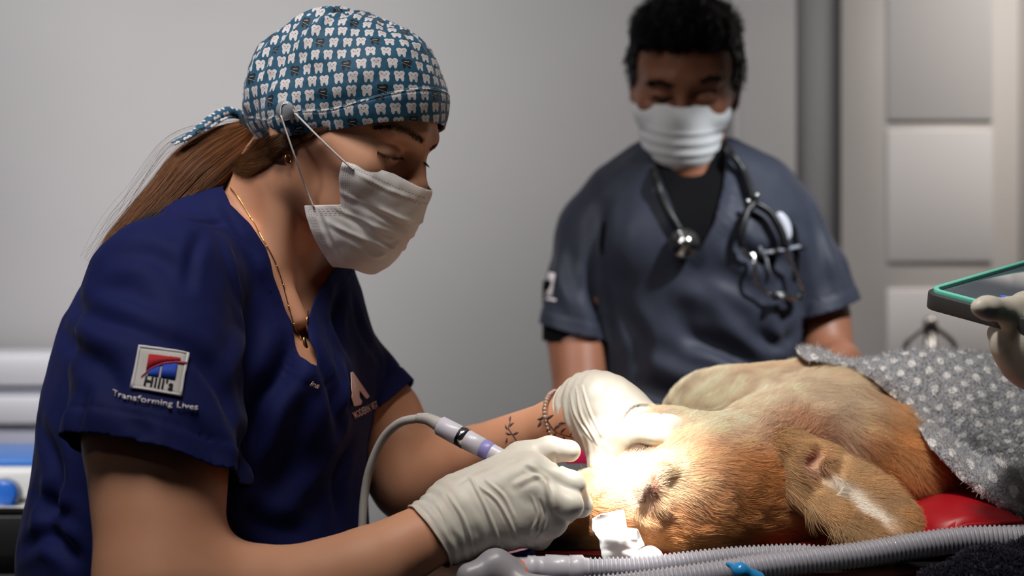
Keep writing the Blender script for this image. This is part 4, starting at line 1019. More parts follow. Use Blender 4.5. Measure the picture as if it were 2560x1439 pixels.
D = folds(D, F, Nn_, T_, [([(1700, 720), (1780, 760), (1850, 830)], .016, -.010), ([(1760, 700), (1830, 740), (1900, 790)], .014, -.008), ([(1690, 790), (1740, 850), (1830, 890), (1900, 930)], .016, .012), ([(1720, 880), (1800, 900), (1890, 960)], .012, -.010), ([(1620, 900), (1700, 930), (1800, 950)], .014, -.008), ([(1600, 960), (1680, 990), (1760, 990)], .012, .010),
 ([(1830, 600), (1880, 640), (1960, 650)], .012, .008), ([(1990, 560), (2000, 680), (1990, 800)], .014, .010), ([(2040, 520), (2075, 640), (2110, 740)], .012, -.006), ([(1950, 700), (1930, 800), (1960, 900)], .012, -.008), ([(1880, 830), (1940, 860), (1990, 830)], .010, .008), ([(1500, 520), (1490, 680), (1520, 840)], .014, .010), ([(1400, 620), (1400, 700), (1440, 780)], .012, -.006), ([(1560, 780), (1600, 860), (1590, 940)], .014, .008)])
Vc, Fc2 = cutshirt(V, D, F, hole=hole_m, sleeves=(HQ1, HQ2), body=Sm, zcut=.72)
V0, F0 = Sm.surf(.009); V0, F0 = cutshirt(V0, V0-normals(V0, F0)*.004, F0, False, hole=hole_m, body=Sm, zcut=.72)
inn = (sl1(SDF(), .01)(V0) < 0) | (sl2(SDF(), .01)(V0) < 0); F0 = F0[inn[F0].all(1)]
Vj, Fj = join([(Vc, Fc2), (V0, F0)])
mtop = mesh('scrub_top', Vj, Fj, M['slate'], man); solidify(mtop, .002); Tmt = bvh(Vc, Fc2)
# black undershirt: front panel in the V and the cuff below the short sleeve
S = torso_m(SDF(), .004); V, F = S.surf(.006); 
nk = SDF().cone(HM.w(-20, 0, -50), P(1722, 462, DM+.02), .060, .064)(V)
V, Fq, _ = clip(V, F, -nk); F = allquad_to_tri(Fq); V, Fq, _ = clip(V, F, P(0, 700, DM)[2]-V[:, 2]); F = allquad_to_tri(Fq)
S = SDF(); S.chain([P(1440, 720, DM+.02), P(1440, 1000, DM-.0)], [.052, .052]); Vq, Fqq = S.surf(.006)
pl_ = hem_plane(P(1382, 852, DM), P(1510, 860, DM-.04), P(1440, 850, DM+.08), np.array((0, 0, -1))); Vq, Fq, _ = clip(Vq, Fqq, pl_(Vq)); Fqq = allquad_to_tri(Fq); Vq, Fq, _ = clip(Vq, Fqq, Vq[:, 2]-P(0, 700, DM)[2]); Fqq = allquad_to_tri(Fq)
V, F = join([(V, F), (Vq, Fqq)])
ush = mesh('undershirt', V, F, M['black_cloth'], man); solidify(ush, .0015); ush['label'] = 'black undershirt at the neck and sleeve'
# mask
cm = HM.sc/1000; MS = SDF(); e = lambda f, l, t, r, k=.02: MS.ell(HM.w(f, l, t), np.array(r)*cm, HM.R, k)
e(50, 0, -62, (52, 60, 58)); e(82, 0, -38, (28, 28, 20), .03); e(80, 0, -62, (26, 34, 36), .03); e(62, 0, -92, (32, 38, 26), .03); e(99, 0, -24, (18, 16, 14), .02); e(93, 0, -4, (16, 13, 18), .02); e(52, 0, -30, (42, 67, 28), .02)
for s in (-1, 1): e(54, s*44, -32, (29, 24, 20), .015)
V, F = MS.surf(.0026); Nn_ = normals(V, F); lm = HM.loc(V)
tt_ = lm[:, 2]
for t0 in (-50, -66, -82): V = V+Nn_*(.0010*np.exp(-((tt_-t0)/2.5)**2)-.0007*np.exp(-((tt_-t0+6)/3)**2))[:, None]
lm = HM.loc(V); poly = [(26, -28), (60, -22), (100, -12), (150, -12), (150, -140), (60, -140), (44, -118), (26, -88)]
V, Fq, _ = clip(V, F, polysd(lm[:, [0, 2]], poly)); F = allquad_to_tri(Fq)
M['mask_m'] = mat('white_mask_fabric', (.80, .80, .80), .8, sss=.1)
mmask = mesh('face_mask', V, F, M['mask_m'], man); solidify(mmask, .001); mmask['label'] = 'white pleated disposable mask'
for s in (-1, 1):
    tube('ear_loop', [HM.w(36, s*60, -26), HM.w(10, s*73, -6), HM.w(-8, s*80, 12), HM.w(-24, s*82, 2)], .0016, M['mask_m'], mmask, 8, n=20)
    tube('ear_loop', [HM.w(30, s*60, -84), HM.w(8, s*70, -50), HM.w(-12, s*79, -28), HM.w(-26, s*80, -10)], .0016, M['mask_m'], mmask, 8, n=20)
# hair: a shell over the skull, tousled on top, with loose strands
S = SDF(); S.ell(HM.w(-8, 0, 34), np.array((103, 81, 92))*cm, HM.R, .02); S.ell(HM.w(34, -8, 84), np.array((64, 66, 32))*cm, HM.R, .03)
S.box(HM.w(92, 0, -28), np.array((60, 70, 92))*cm, HM.R, .02, .012, -1)
S.box(HM.w(36, 0, -70), np.array((60, 120, 66))*cm, HM.R, .02, .02, -1)
S.box(HM.w(-60, 0, -110), np.array((100, 120, 62))*cm, HM.R, .02, .02, -1)
for s in (-1, 1): S.ell(HM.w(-22, s*84, -6), np.array((20, 14, 30))*cm, HM.R, .01, -1); S.chain([HM.w(10, s*76, 30), HM.w(6, s*74, -6)], np.array([9, 6])*cm, .01)
V, F = S.surf(.003); Nn_ = normals(V, F); lm = HM.loc(V)
V = V+Nn_*(.006*noise(lm*np.array((1, 2.2, 1)), .035, 3, 3)*sstep(40, 90, lm[:, 2])+.002*noise(lm, .12, 5))[:, None]
M['hair_m'] = mat('black_hair', (.004, .004, .005), .30, spec=.6); bump(M['hair_m'], 60, .5, .004, 3, stretch=(.25, 1, 1)); M['hair_ms'] = hairmat('black_hair_strand', .35, .2)
mh = mesh('hair', V, F, M['hair_m'], man)
rg = np.random.default_rng(2); Tt = tri(F); pp_, fi, _, _ = sample(V, Tt, 9000, rg, sstep(-20, 40, lm[:, 2])); nn_ = normals(V, F)[Tt[fi, 0]]
fl = HM.F*.8-HM.L*.5-HM.T*.2; dd = fl-nn_*(nn_@fl)[:, None]; dd /= np.linalg.norm(dd, axis=1, keepdims=True); cl = noise(pp_, 45, 9)[:, None]; ln = (.012+.018*sstep(50, 95, HM.loc(pp_)[:, 2]))[:, None]
t = np.linspace(0, 1, 7)[None, :, None]; base = pp_[:, None]; pts = base+dd[:, None]*ln[:, None]*t+nn_[:, None]*(.004+.012*np.maximum(cl, 0))[:, None]*np.sin(t*2.6)
strands('hair_strands', pts, .0003, .0001, M['hair_ms'], mh, np.tile((.004, .004, .005), (9000, 1)))
def brush_m(name, pts, n, ln, d, seed, r0, jit):
    rg = np.random.default_rng(seed); rp = spline(pts, 40); i = (rg.random(n)*39).astype(int); a = rp[i]+rg.standard_normal((n, 2))*jit; res = []
    for s_ in range(n):
        b_ = cast(Tmb, [a[s_]], 0, DM-.07)[0]; dv = (HM.L*d[0]+HM.T*d[1])*ln*(.6+.8*rg.random()); res.append([b_+dv*x+np.array((0, -.002, 0))*x for x in np.linspace(0, 1, 4)])
    return strands(name, np.array(res), r0, .0001, M['hair_ms'], man, np.tile((.012, .009, .008), (n, 1)))
brush_m('eyebrow', [(1622, 212), (1650, 205), (1685, 216)], 160, .006, (-1, .15), 3, .0006, 3)
brush_m('eyebrow', [(1750, 205), (1775, 194), (1800, 197)], 160, .006, (1, .15), 4, .0006, 3)
brush_m('eyelash', [(1635, 238), (1658, 244), (1682, 242)], 90, .005, (-.2, -1), 5, .0006, 1.5)
brush_m('eyelash', [(1745, 233), (1770, 235), (1790, 226)], 90, .005, (.2, -1), 6, .0006, 1.5)
# sleeve print, chest badge and print
decal('sleeve_print', [quadgrid([(1374, 680), (1390, 684), (1382, 742), (1366, 740)], 3, 4), quadgrid([(1366, 744), (1392, 748), (1391, 754), (1366, 750)], 3, 2)], Tmt, M['white_thread'], mtop, .002, .001)
stet = empty('stethoscope', P(1760, 600, DM-.12)); stet.location = (0, 0, 0)
tag(stet, 'black-tubed stethoscope with steel ear tubes hanging round the standing man\'s neck', 'stethoscope')
M['rubber'] = mat('black_rubber', (.010, .010, .012), .4, spec=.4)
M['dark_steel'] = mat('worn_steel', (.55, .55, .54), .16, 1)
def onm(pts, off, n=None, dy=0):
    q = spline(pts, n) if n else np.array(pts, float); r_ = [x for x in cast(Tmt, q, off)]; d0 = DM-.12
    out = []
    for x, p_ in zip(r_, q):
        if x is None: x = P(p_[0], p_[1], out[-1][1] if out else d0)
        out.append(x)
    return np.array(out)
y0 = DM+.02
pathA = np.vstack([[P(1640, 420, DM+.11)], [P(1626, 400, DM+.06)], onm([(1640, 450), (1655, 500), (1675, 545), (1697, 580)], .010)])
pathN = np.vstack([[P(1640, 415, DM+.12)], [P(1722, 400, DM+.155)], [P(1800, 400, DM+.12)], [P(1825, 372, DM+.03)]])
pathB = np.vstack([onm([(1822, 395), (1848, 440), (1868, 490), (1880, 522)], .012)])
tube('tubing', spline(np.vstack([pathA[::-1], pathN[1:-1], [P(1818, 368, DM+.04)], pathB]), 90), .0062, M['rubber'], stet, 12)
# yoke: tubing splits in a Y, then steel ear tubes curve down and round
yk1 = onm([(1880, 522), (1858, 545), (1851, 590), (1856, 606)], .016, 16); yk2 = onm([(1880, 522), (1915, 545), (1938, 580), (1948, 615)], .016, 16)
tube('tubing', yk1, .0058, M['rubber'], stet, 12); tube('tubing', yk2, .0064, M['rubber'], stet, 12)
e1 = onm([(1856, 600), (1868, 650), (1885, 700), (1905, 728), (1935, 738), (1965, 735)], .017, 36); tube('ear_tube', e1, .0030, M['dark_steel'], stet, 12)
e2 = onm([(1948, 610), (1960, 650), (1972, 700), (1976, 728), (1962, 742), (1940, 744)], .019, 36); tube('ear_tube', e2, .0030, M['dark_steel'], stet, 12)
for q_, nx in ((e1[-1], e1[-1]-e1[-4]), (e2[-1], e2[-1]-e2[-4])):
    V_, F_ = latheVF([(0, .002), (.003, .0052), (.008, .0062), (.011, .0045), (.0125, .0005)], q_, nx, 14); mesh('ear_tip', V_, F_, M['rubber'], stet)
for px, py in ((1860, 524), (1881, 512)):
    V_, F_ = sphVF(onm([(px, py)], .022)[0], .0042, 12, 8); mesh('rivet', V_, F_, M['dark_steel'], stet)
q_ = onm([(1709, 610)], .012)[0]; nn_ = unit(np.array((-.05, -1, .25)))
lathe('chest_piece', [(0, .0005), (0, .021), (.004, .0225), (.007, .0205), (.0085, .013), (.013, .011), (.015, .006), (.0155, .0003)], q_, nn_, M['dark_steel'], stet, 32)
tube('chest_piece_stem', [q_+nn_*.010, P(1702, 592, q_[1]-.008), P(1697, 578, q_[1]-.006)], .0036, M['dark_steel'], stet, 10, n=10)
# badge and pens at the chest pocket
bq_ = onm([(1952, 568)], .006)[0]; S = SDF(); S.ell(bq_, (.011, .003, .022), np.stack([unit((1, 0, .35)), (0, 1, 0), unit((-.35, 0, 1))], 1)); V, F = S.surf(.0016); o = mesh('badge_clip', V, F, mat('frosted_plastic', (.62, .64, .70), .3, coat=.3), mtop); o['label'] = 'pale oval badge clip'
p1 = onm([(1912, 622), (1985, 616)], .010); tube('pen', p1, .0028, mat('pen_plastic', (.35, .37, .42), .3), mtop, 10)
p1 = onm([(1990, 618), (2008, 621)], .010); tube('pen_cap', p1, .0034, M['rubber'], mtop, 10)
for a_, b_ in (((1908, 622), (1922, 690)), ((1898, 615), (1900, 640))):
    tube('pen', onm([a_, b_], .004), .0022, mat('grey_plastic', (.25, .26, .30), .3), mtop, 8)
# ================================================================ THE TABLE AND THE DOG
TZ = .930
M['black_top'] = mat('black_table_edge', (.012, .012, .013), .35, coat=.3)
M['steel_b'] = bump(mat('brushed_steel', (.42, .42, .44), .35, 1), 300, .05)
tab = empty('exam_table', (.3, 1.5, 0)); tag(tab, 'examination table with a black edge under the sedated dog', 'table')
bevel(box('tabletop', (.46, 1.535, TZ-.022), (1.16, .60, .044), M['black_top'], tab), .010, 3)
box('column', (.42, 1.55, .47), (.16, .16, .90), M['steel_b'], tab, bev=.01); box('foot', (.42, 1.55, .02), (.7, .45, .04), M['steel_b'], tab, bev=.01)
# ---- dog
def edgeline(X):
    q = px_of(X); ex = np.interp(q[:, 1], [880, 905, 925, 950, 1000, 1060, 1120, 1200, 1250, 1300], [1990, 2020, 2130, 2180, 2240, 2290, 2325, 2400, 2470, 2560]); return (ex-q[:, 0])*1.5/FPX
M['dogskin'] = attrcol(mat('dog_skin', (.5, .4, .3), .7)); M['fur'] = hairmat('dog_fur', .45, .25)
dog = empty('dog', (.3, 1.5, TZ)); dog.location = (0, 0, 0)
tag(dog, 'sleeping golden-furred dog lying on its side on the examination table', 'dog')
def px3(d): return d/FPX
S = SDF(); pr = lambda p, r, k=.03, op=1: S.ell(P(*p), np.array(r)*p[2]/FPX, None, k, op)
def trunk(S, o=0.0):
    q = lambda p, r_, k=.03: S.ell(P(*p), np.array(r_)*p[2]/FPX+o, None, k)
    q((1850, 1108, 1.60), (180, 124, 190)); q((2010, 1118, 1.61), (230, 124, 215), .03); q((2350, 1130, 1.62), (330, 114, 235), .03); q((2750, 1130, 1.62), (350, 114, 235), .03)
    q((2190, 1165, 1.52), (150, 75, 80), .04); q((1765, 1090, 1.63), (115, 125, 150), .03)
    return S
trunk(S)
pr((1845, 1205, 1.455), (165, 155, 170)); pr((1770, 1215, 1.44), (150, 120, 150)); pr((1700, 1295, 1.44), (130, 100, 140), .04)
S.chain([P(1740, 1220, 1.435), P(1600, 1235, 1.425), P(1500, 1268, 1.415)], [.048, .036, .031], .04)
S.chain([P(1690, 1320, 1.43), P(1560, 1335, 1.42), P(1440, 1340, 1.41), P(1375, 1352, 1.405)], [.036, .030, .026, .016], .03)
S.chain([P(1500, 1270, 1.415), P(1420, 1290, 1.41), P(1365, 1330, 1.405)], [.030, .027, .018], .03)
pr((1640, 1100, 1.45), (110, 52, 80)); pr((1880, 1310, 1.45), (160, 85, 150)); pr((1580, 1380, 1.42), (130, 24, 80), .02)
S.chain([P(1930, 1130, 1.50), P(2060, 1110, 1.56), P(2200, 1120, 1.60)], [.062, .072, .058], .03)
# brow ridges, eye slits, nose bridge
S.chain([P(1655, 1165, 1.385), P(1628, 1210, 1.378)], [.010, .010], .02); S.chain([P(1640, 1262, 1.384), P(1625, 1285, 1.386)], [.008, .008], .02)
S.chain([P(1658, 1180, 1.392), P(1632, 1212, 1.384), P(1610, 1250, 1.381)], [.0028, .0040, .0024], .006, -1)
S.ell(P(1628, 1222, 1.391), (.010, .010, .013), None, .004)
S.chain([P(1640, 1195, 1.382), P(1622, 1222, 1.378), P(1606, 1252, 1.380)], [.0010, .0016, .0010], .002, -1)
S.chain([P(1612, 1112, 1.405), P(1580, 1130, 1.398), P(1552, 1150, 1.397)], [.003, .006, .004], .008, -1)
# lip fold
S.chain([P(1395, 1400, 1.39), P(1440, 1398, 1.385), P(1490, 1375, 1.383), P(1520, 1345, 1.385)], [.003, .004, .004, .002], .008, -1)
S.chain([P(1420, 1370, 1.385), P(1470, 1362, 1.382), P(1500, 1340, 1.385)], [.002, .004, .002], .008, -1)
# ear cup
S.ell(P(2012, 1140, 1.425), (.016, .014, .012), None, .012, -1)
S.box((.4, 1.5, TZ-.05), (.9, .6, .05), None, .001, .002, -1)
V, F = S.surf(.0042, newton=2, lo=np.array((-.05, 1.2, .88)), hi=np.array((.78, 1.95, 1.3)))
Nd = normals(V, F); V = V+Nd*(.004*noise(V, 22, 3, 2)*sstep(P(1850, 0, 1.5)[0], P(2100, 0, 1.5)[0], V[:, 0]))[:, None]
V[:, 2] = np.maximum(V[:, 2], TZ+.001)
Td = bvh(V, F)
def lin(c): return tuple(((x/255+.055)/1.055)**2.4 if x > 10 else x/255/12.92 for x in c)
GOLD, CREAM, TAN, BROWN, DARK, PINK, RED = [np.array(c) for c in ((.90, .47, .21), (.97, .78, .60), (.80, .40, .15), (.42, .19, .07), (.020, .013, .011), (.66, .36, .29), (.55, .23, .10))]
def blob(q, c, r, soft=.5):
    d = np.sqrt(((q[:, 0]-c[0])/r[0])**2+((q[:, 1]-c[1])/r[1])**2); return sstep(1+soft, 1-soft, d)[:, None]
def dogcol(X):
    q = px_of(X); n_ = noise(X, 30, 5, 2)[:, None]; c = np.tile(GOLD, (len(X), 1))+.04*n_
    def lay(w_, col):
        nonlocal c
        c = c*(1-w_)+col*w_
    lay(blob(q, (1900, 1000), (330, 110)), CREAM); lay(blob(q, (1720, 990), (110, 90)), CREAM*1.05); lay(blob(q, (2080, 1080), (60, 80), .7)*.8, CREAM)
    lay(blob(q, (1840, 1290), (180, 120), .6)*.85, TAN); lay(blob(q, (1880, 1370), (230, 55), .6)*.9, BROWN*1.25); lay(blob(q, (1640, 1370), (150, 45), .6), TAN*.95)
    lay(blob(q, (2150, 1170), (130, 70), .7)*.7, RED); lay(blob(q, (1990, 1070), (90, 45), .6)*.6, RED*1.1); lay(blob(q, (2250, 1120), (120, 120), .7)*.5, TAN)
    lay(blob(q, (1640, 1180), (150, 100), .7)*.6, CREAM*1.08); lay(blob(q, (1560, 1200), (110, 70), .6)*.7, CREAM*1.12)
    lay(blob(q, (1470, 1345), (85, 60), .5), np.array((.36, .17, .07))); lay(blob(q, (1385, 1385), (85, 62), .45), DARK)
    lay(blob(q, (1630, 1218), (15, 36), .5)*.8, np.array((.33, .13, .085))); lay(blob(q, (1612, 1238), (6, 12), .4), np.array((.20, .10, .08))); lay(blob(q, (1580, 1130), (40, 14), .4)*.9, np.array((.08, .04, .03)))
    lay(blob(q, (2015, 1135), (34, 26), .5)*.9, PINK)
    return np.clip(c, .004, .95)
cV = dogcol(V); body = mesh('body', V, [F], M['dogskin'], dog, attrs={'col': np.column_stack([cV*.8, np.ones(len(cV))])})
# fur
def flow(X):
    q = px_of(X); n = len(X); f = np.zeros((n, 3)); f[:] = (1, .1, 0)
    t = sstep(1960, 2060, q[:, 0])[:, None]; bodyf = np.stack([.75+.25*noise(X, 7, 50), np.full(n, .1), -.75+.5*noise(X, 9, 51)], 1)
    headf = np.stack([np.full(n, 1.), np.full(n, .1), -.35*sstep(1150, 1300, q[:, 1])+.55*sstep(1180, 1040, q[:, 1])], 1)
    up = sstep(1090, 1000, q[:, 1])[:, None]; bodyf = bodyf*(1-up)+np.array((.9, .1, .05))*up
    f = headf*(1-t)+bodyf*t; r = np.stack([q[:, 0]-1622, (q[:, 1]-1228)*.8], 1); rn = np.linalg.norm(r, axis=1)+1e-6; w_ = np.exp(-(rn/55)**2)[:, None]; return f*(1-w_)+w_*np.stack([r[:, 0]/rn, np.zeros(n), -r[:, 1]/rn], 1)
def grow(name, V, F, n, lenf, flowf, colf, r0, seed, parent, lift=.35, wav=0., keep=None, k=6, wt=None, tuft=0):
    rg = np.random.default_rng(seed); Tt = tri(F); p_, fi, u, v = sample(V, Tt, n, rng=rg, wt=wt); Nv = normals(V, F); nn = Nv[Tt[fi, 0]]*(1-u-v)[:, None]+Nv[Tt[fi, 1]]*u[:, None]+Nv[Tt[fi, 2]]*v[:, None]
    nn /= np.linalg.norm(nn, axis=1, keepdims=True)
    if keep is not None:
        m = keep(p_, nn); p_, nn = p_[m], nn[m]
    n = len(p_); fl = flowf(p_); fl = fl+.32*np.stack([noise(p_, 42, 71+i) for i in range(3)], 1)+.12*rg.standard_normal((n, 3)); d = fl-nn*(fl*nn).sum(1)[:, None]; d /= np.maximum(np.linalg.norm(d, axis=1, keepdims=True), 1e-6)
    L = lenf(p_)*(.65+.6*rg.random(n)); cl = noise(p_, 85, 33); t = np.linspace(0, 1, k)
    side = np.cross(nn, d); ph = 6*noise(p_, 35, 44)
    lf = lift*(.6+.8*rg.random(n)+.6*cl)
    pts = p_[:, None]-nn[:, None]*.0002+d[:, None]*(L[:, None]*t[None])[..., None]+nn[:, None]*((L*lf)[:, None]*(t-.45*t**2)[None])[..., None]
    pts += side[:, None]*(wav*np.sin(t[None]*5+ph[:, None])*t[None]*(L[:, None]/.03))[..., None]
    if tuft: pts += side[:, None]*((tuft*cl*L)[:, None]*t[None]**2)[..., None]
    col = colf(p_)*(.80+.42*rg.random((n, 1)))*(1+.28*cl[:, None])
    return strands(name, pts, r0, .00003, M['fur'], parent, np.clip(col, .003, .98))
def doglen(X):
    q = px_of(X); L = np.full(len(X), .012)
    L = L+.014*sstep(1880, 2060, q[:, 0])+.008*sstep(1240, 1330, q[:, 1])*sstep(1650, 1800, q[:, 0])+.012*sstep(2000, 2200, q[:, 0])*sstep(1050, 1150, q[:, 1])
    eye = np.exp(-((q[:, 0]-1625)/45)**2-((q[:, 1]-1220)/50)**2)+np.exp(-((q[:, 0]-1400)/90)**2-((q[:, 1]-1370)/60)**2)
    L = L*(1-.65*np.clip(eye, 0, 1)); ea = np.exp(-((q[:, 0]-2012)/45)**2-((q[:, 1]-1135)/35)**2); return L*(1-.8*ea)
def vis(p_, nn):
    v = p_-np.array((0, 0, CAMZ)); q = px_of(p_); return ((nn*v).sum(1)/np.linalg.norm(v, axis=1) < .30) & (q[:, 0] < 2480) & (p_[:, 2] > TZ+.003) & (edgeline(p_) > -.006) | (nn[:, 2] > .4) & (q[:, 0] < 2480) & (edgeline(p_) > -.006)
wq = px_of(V); wt = 1+1.2*(wq[:, 0] < 2000)
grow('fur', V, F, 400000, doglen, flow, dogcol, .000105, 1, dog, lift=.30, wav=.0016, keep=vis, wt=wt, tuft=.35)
# long curly wisps behind the ear and on the chest
def wis(p_, nn):
    q = px_of(p_); m = (np.abs(q[:, 0]-1990) < 110) & (np.abs(q[:, 1]-1065) < 50) | (q[:, 0] > 2060) & (q[:, 0] < 2330) & (q[:, 1] > 1080) & (q[:, 1] < 1240); return m & (nn[:, 1] < .2)
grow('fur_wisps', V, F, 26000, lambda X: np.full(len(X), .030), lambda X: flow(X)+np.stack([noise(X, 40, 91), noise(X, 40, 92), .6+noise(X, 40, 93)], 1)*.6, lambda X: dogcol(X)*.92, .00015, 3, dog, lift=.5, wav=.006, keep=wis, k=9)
# ear: a thick soft leaf folded back over the cushion
S = SDF(); ekeys = [P(1985, 1150, 1.425), P(2055, 1190, 1.405), P(2130, 1240, 1.375), P(2195, 1284, 1.350), P(2235, 1308, 1.345)]
ed = unit(ekeys[3]-ekeys[0]); en = unit(np.cross(ed, np.cross((0, -.85, .5), ed)))
S.chain(ekeys, [.024, .023, .023, .020, .013], .02, flat=(en, .22), n=12)
S.chain([P(1955, 1130, 1.43), P(2010, 1160, 1.415), P(2080, 1215, 1.40)], [.022, .020, .012], .02)
S.ell(P(2022, 1140, 1.408), (.012, .012, .010), None, .010, -1); S.chain([P(2020, 1142, 1.402), P(2060, 1185, 1.39), P(2090, 1225, 1.38)], [.004, .005, .003], .008, -1)
Ve, Fe = S.surf(.0024); 
def earcol(X):
    q = px_of(X); c = np.tile(np.array((.66, .42, .22)), (len(X), 1))
    line = np.interp(q[:, 0], [1990, 2060, 2120, 2200, 2290], [1120, 1185, 1225, 1290, 1335]); d = q[:, 1]-line
    w_ = (sstep(-30, 0, d)*sstep(45, 20, d))[:, None]*sstep(2025, 2110, q[:, 0])[:, None]*sstep(2260, 2200, q[:, 0])[:, None]; c = c*(1-w_)+np.array((.82, .74, .66))*w_
    e2 = blob(q, (2018, 1145), (34, 34), .5); c = c*(1-.8*e2)+PINK*.8*e2; t2 = sstep(2190, 2270, q[:, 0])[:, None]; c = c*(1-.35*t2)+.35*t2*TAN; return c
cE = earcol(Ve); ear = mesh('ear', Ve, [Fe], M['dogskin'], dog, attrs={'col': np.column_stack([cE, np.ones(len(cE))])})
def earlen(X):
    q = px_of(X); line = np.interp(q[:, 0], [1990, 2060, 2120, 2200, 2290], [1120, 1185, 1225, 1290, 1335]); d = q[:, 1]-line
    inner = sstep(-34, 0, d)*sstep(55, 22, d)*sstep(2060, 2130, q[:, 0])*sstep(2250, 2200, q[:, 0]); e2 = blob(q, (2018, 1145), (30, 30), .5)[:, 0]; return (.018+.012*sstep(20, 80, d))*(1-.35*sstep(2150, 2230, q[:, 0]))*(1-.72*inner)*(1-.8*e2)
grow('ear_fur', Ve, Fe, 42000, earlen, lambda X: np.array((.80, -.12, -.58))[None]+np.zeros((len(X), 3)), earcol, .00015, 5, ear, lift=.14, wav=.002, tuft=.5, k=7)
# eyelashes and whiskers
rg = np.random.default_rng(12)
def hairs(name, roots, dirs, n, ln, jit, col, r0, parent, dflt, k=6, bend=.2, tree=None):
    rp = spline(roots, 40); dp = spline(dirs, 40); i = (rg.random(n)*39).astype(int); a = rp[i]+rg.standard_normal((n, 2))*jit; out = []
    for s_ in range(n):
        b_ = cast(tree or Td, [a[s_]], 0, dflt)[0]; d = np.array((dp[i[s_]][0], -.35, -dp[i[s_]][1]))+.15*rg.standard_normal(3); d = unit(d)*ln*(.6+.7*rg.random()); sd = rg.standard_normal(3)*ln*bend
        out.append([b_+d*x+sd*x*x for x in np.linspace(0, 1, k)])
    return strands(name, np.array(out), r0, .00004, M['fur'], parent, np.tile(col, (n, 1)))
hairs('eyelashes', [(1606, 1252), (1616, 1232), (1630, 1208)], [(-1, .3), (-1, -.2), (-.8, -.6)], 160, .008, 3, (.75, .62, .55), .0001, dog, 1.38)
hairs('eyelashes', [(1550, 1152), (1580, 1138), (1612, 1118)], [(-.5, 1), (-.3, 1), (0, 1)], 160, .010, 3, (.9, .85, .8), .0001, dog, 1.40)
hairs('whiskers', [(1480, 1238), (1488, 1242), (1500, 1238)], [(-.1, -1), (.2, -1), (.5, -1)], 22, .030, 3, (.95, .90, .84), .00020, dog, 1.40, 10, .12)
hairs('whiskers', [(1478, 1240), (1482, 1238)], [(-.05, -1), (.05, -1)], 2, .060, 1, (.95, .90, .84), .00016, dog, 1.40, 12, .08)
# ---- blanket over the body
S = SDF(); pr = lambda p, r, k=.03, op=1: S.ell(P(*p), np.array(r)*p[2]/FPX, None, k, op)
trunk(S, .011); pr((3000, 1115, 1.62), (300, 160, 260), .04)
S.chain([P(2330, 1230, 1.50), P(2500, 1245, 1.47), P(2750, 1250, 1.46)], [.040, .035, .03], .06)
V, F = S.surf(.0045, hi=np.array((.95, 2, 1.3))); Nn_ = normals(V, F)
V = V+Nn_*(.0035*noise(V, 16, 61, 2))[:, None]; T_ = bvh(V, F)
V = folds(V, F, Nn_, T_, [([(2380, 960), (2430, 1060), (2520, 1150)], .014, -.006), ([(2300, 930), (2380, 1060), (2450, 1150)], .012, .004), ([(2500, 950), (2520, 1080), (2560, 1180)], .016, .006)])
back = V[:, 1] > 1.62
g = edgeline(V); g = np.where(back, (P(2050, 0, 1.6)[0]-V[:, 0]), g)
V = V+Nn_*(.0055*np.exp(-((g+.012)/.011)**2)+.0012*noise(V, 120, 8, 2)*np.exp(-((g+.012)/.02)**2))[:, None]
uvb = np.stack([V[:, 0]*1000, (np.arctan2(V[:, 1]-1.62, V[:, 2]-1.0))*130, g*1000], -1)
X = np.hstack([V, uvb]); X, Fq, _ = clip(X, F, g); F2_ = allquad_to_tri(Fq); X, Fq, _ = clip(X, F2_, TZ+.003-X[:, 2]); F2_ = allquad_to_tri(Fq)
m = mat('polka_fleece', (.2, .2, .22), .9, sheen=.6); g_, b = nt(m); x, y, z = attr(g_, 'pat')
a_ = x*.82+y*.57; c_ = y*.82-x*.57; pt = 18.0; row = (c_/pt).floor(); lx = a_+row.mod(2.0)*(pt/2); lx = lx-((lx/pt).floor())*pt-pt/2; ly = c_-row*pt-pt/2
dot = (lx*lx+ly*ly).lt(19.0); nz = noise_node(g_, 400, 3)
g_.links.new(mix(g_, dot, (.44, .45, .50), (.92, .92, .95)), b.inputs['Base Color']); bump(m, 330, 1.0, .003, 4); M['fleece'] = m
blanket = mesh('blanket', X[:, :3], F2_, m, None, attrs={'pat': X[:, 3:]}); solidify(blanket, .004); tag(blanket, 'grey fleece blanket with white polka dots draped over the dog', 'blanket')
Vb, Fb = X[:, :3], F2_
rg = np.random.default_rng(31); p_, fi, u, v = sample(Vb, Fb, 90000, rg); qb = X[Fb[fi, 0], 3:]*(1-u-v)[:, None]+X[Fb[fi, 1], 3:]*u[:, None]+X[Fb[fi, 2], 3:]*v[:, None]
nn = normals(Vb, Fb)[Fb[fi, 0]]; keep_ = (nn[:, 1] < .35) & (px_of(p_)[:, 0] < 2600); p_, nn, qb = p_[keep_], nn[keep_], qb[keep_]
A_ = qb[:, 0]*.82+qb[:, 1]*.57; C_ = qb[:, 1]*.82-qb[:, 0]*.57; row = np.floor(C_/pt); lx = A_+np.mod(row, 2)*pt/2; lx = lx-np.floor(lx/pt)*pt-pt/2; ly = C_-row*pt-pt/2; dt = (lx**2+ly**2) < 19
col = np.where(dt[:, None], (.97, .97, .98), (.47, .48, .53))*(.85+.3*rg.random((len(p_), 1))); rim = np.exp(-((qb[:, 2]+10)/11)**2)[:, None]; col = col*(1-.75*rim)+np.array((.52, .50, .52))*.75*rim
d = rg.standard_normal((len(p_), 3))*.7+nn*.9; L = (.0026*(.5+rg.random(len(p_))))[:, None, None]; t = np.linspace(0, 1, 3)[None, :, None]
strands('fleece_pile', p_[:, None]+d[:, None]*L*t, .00022, .00008, M['fur'], blanket, col)['kind'] = 'stuff'
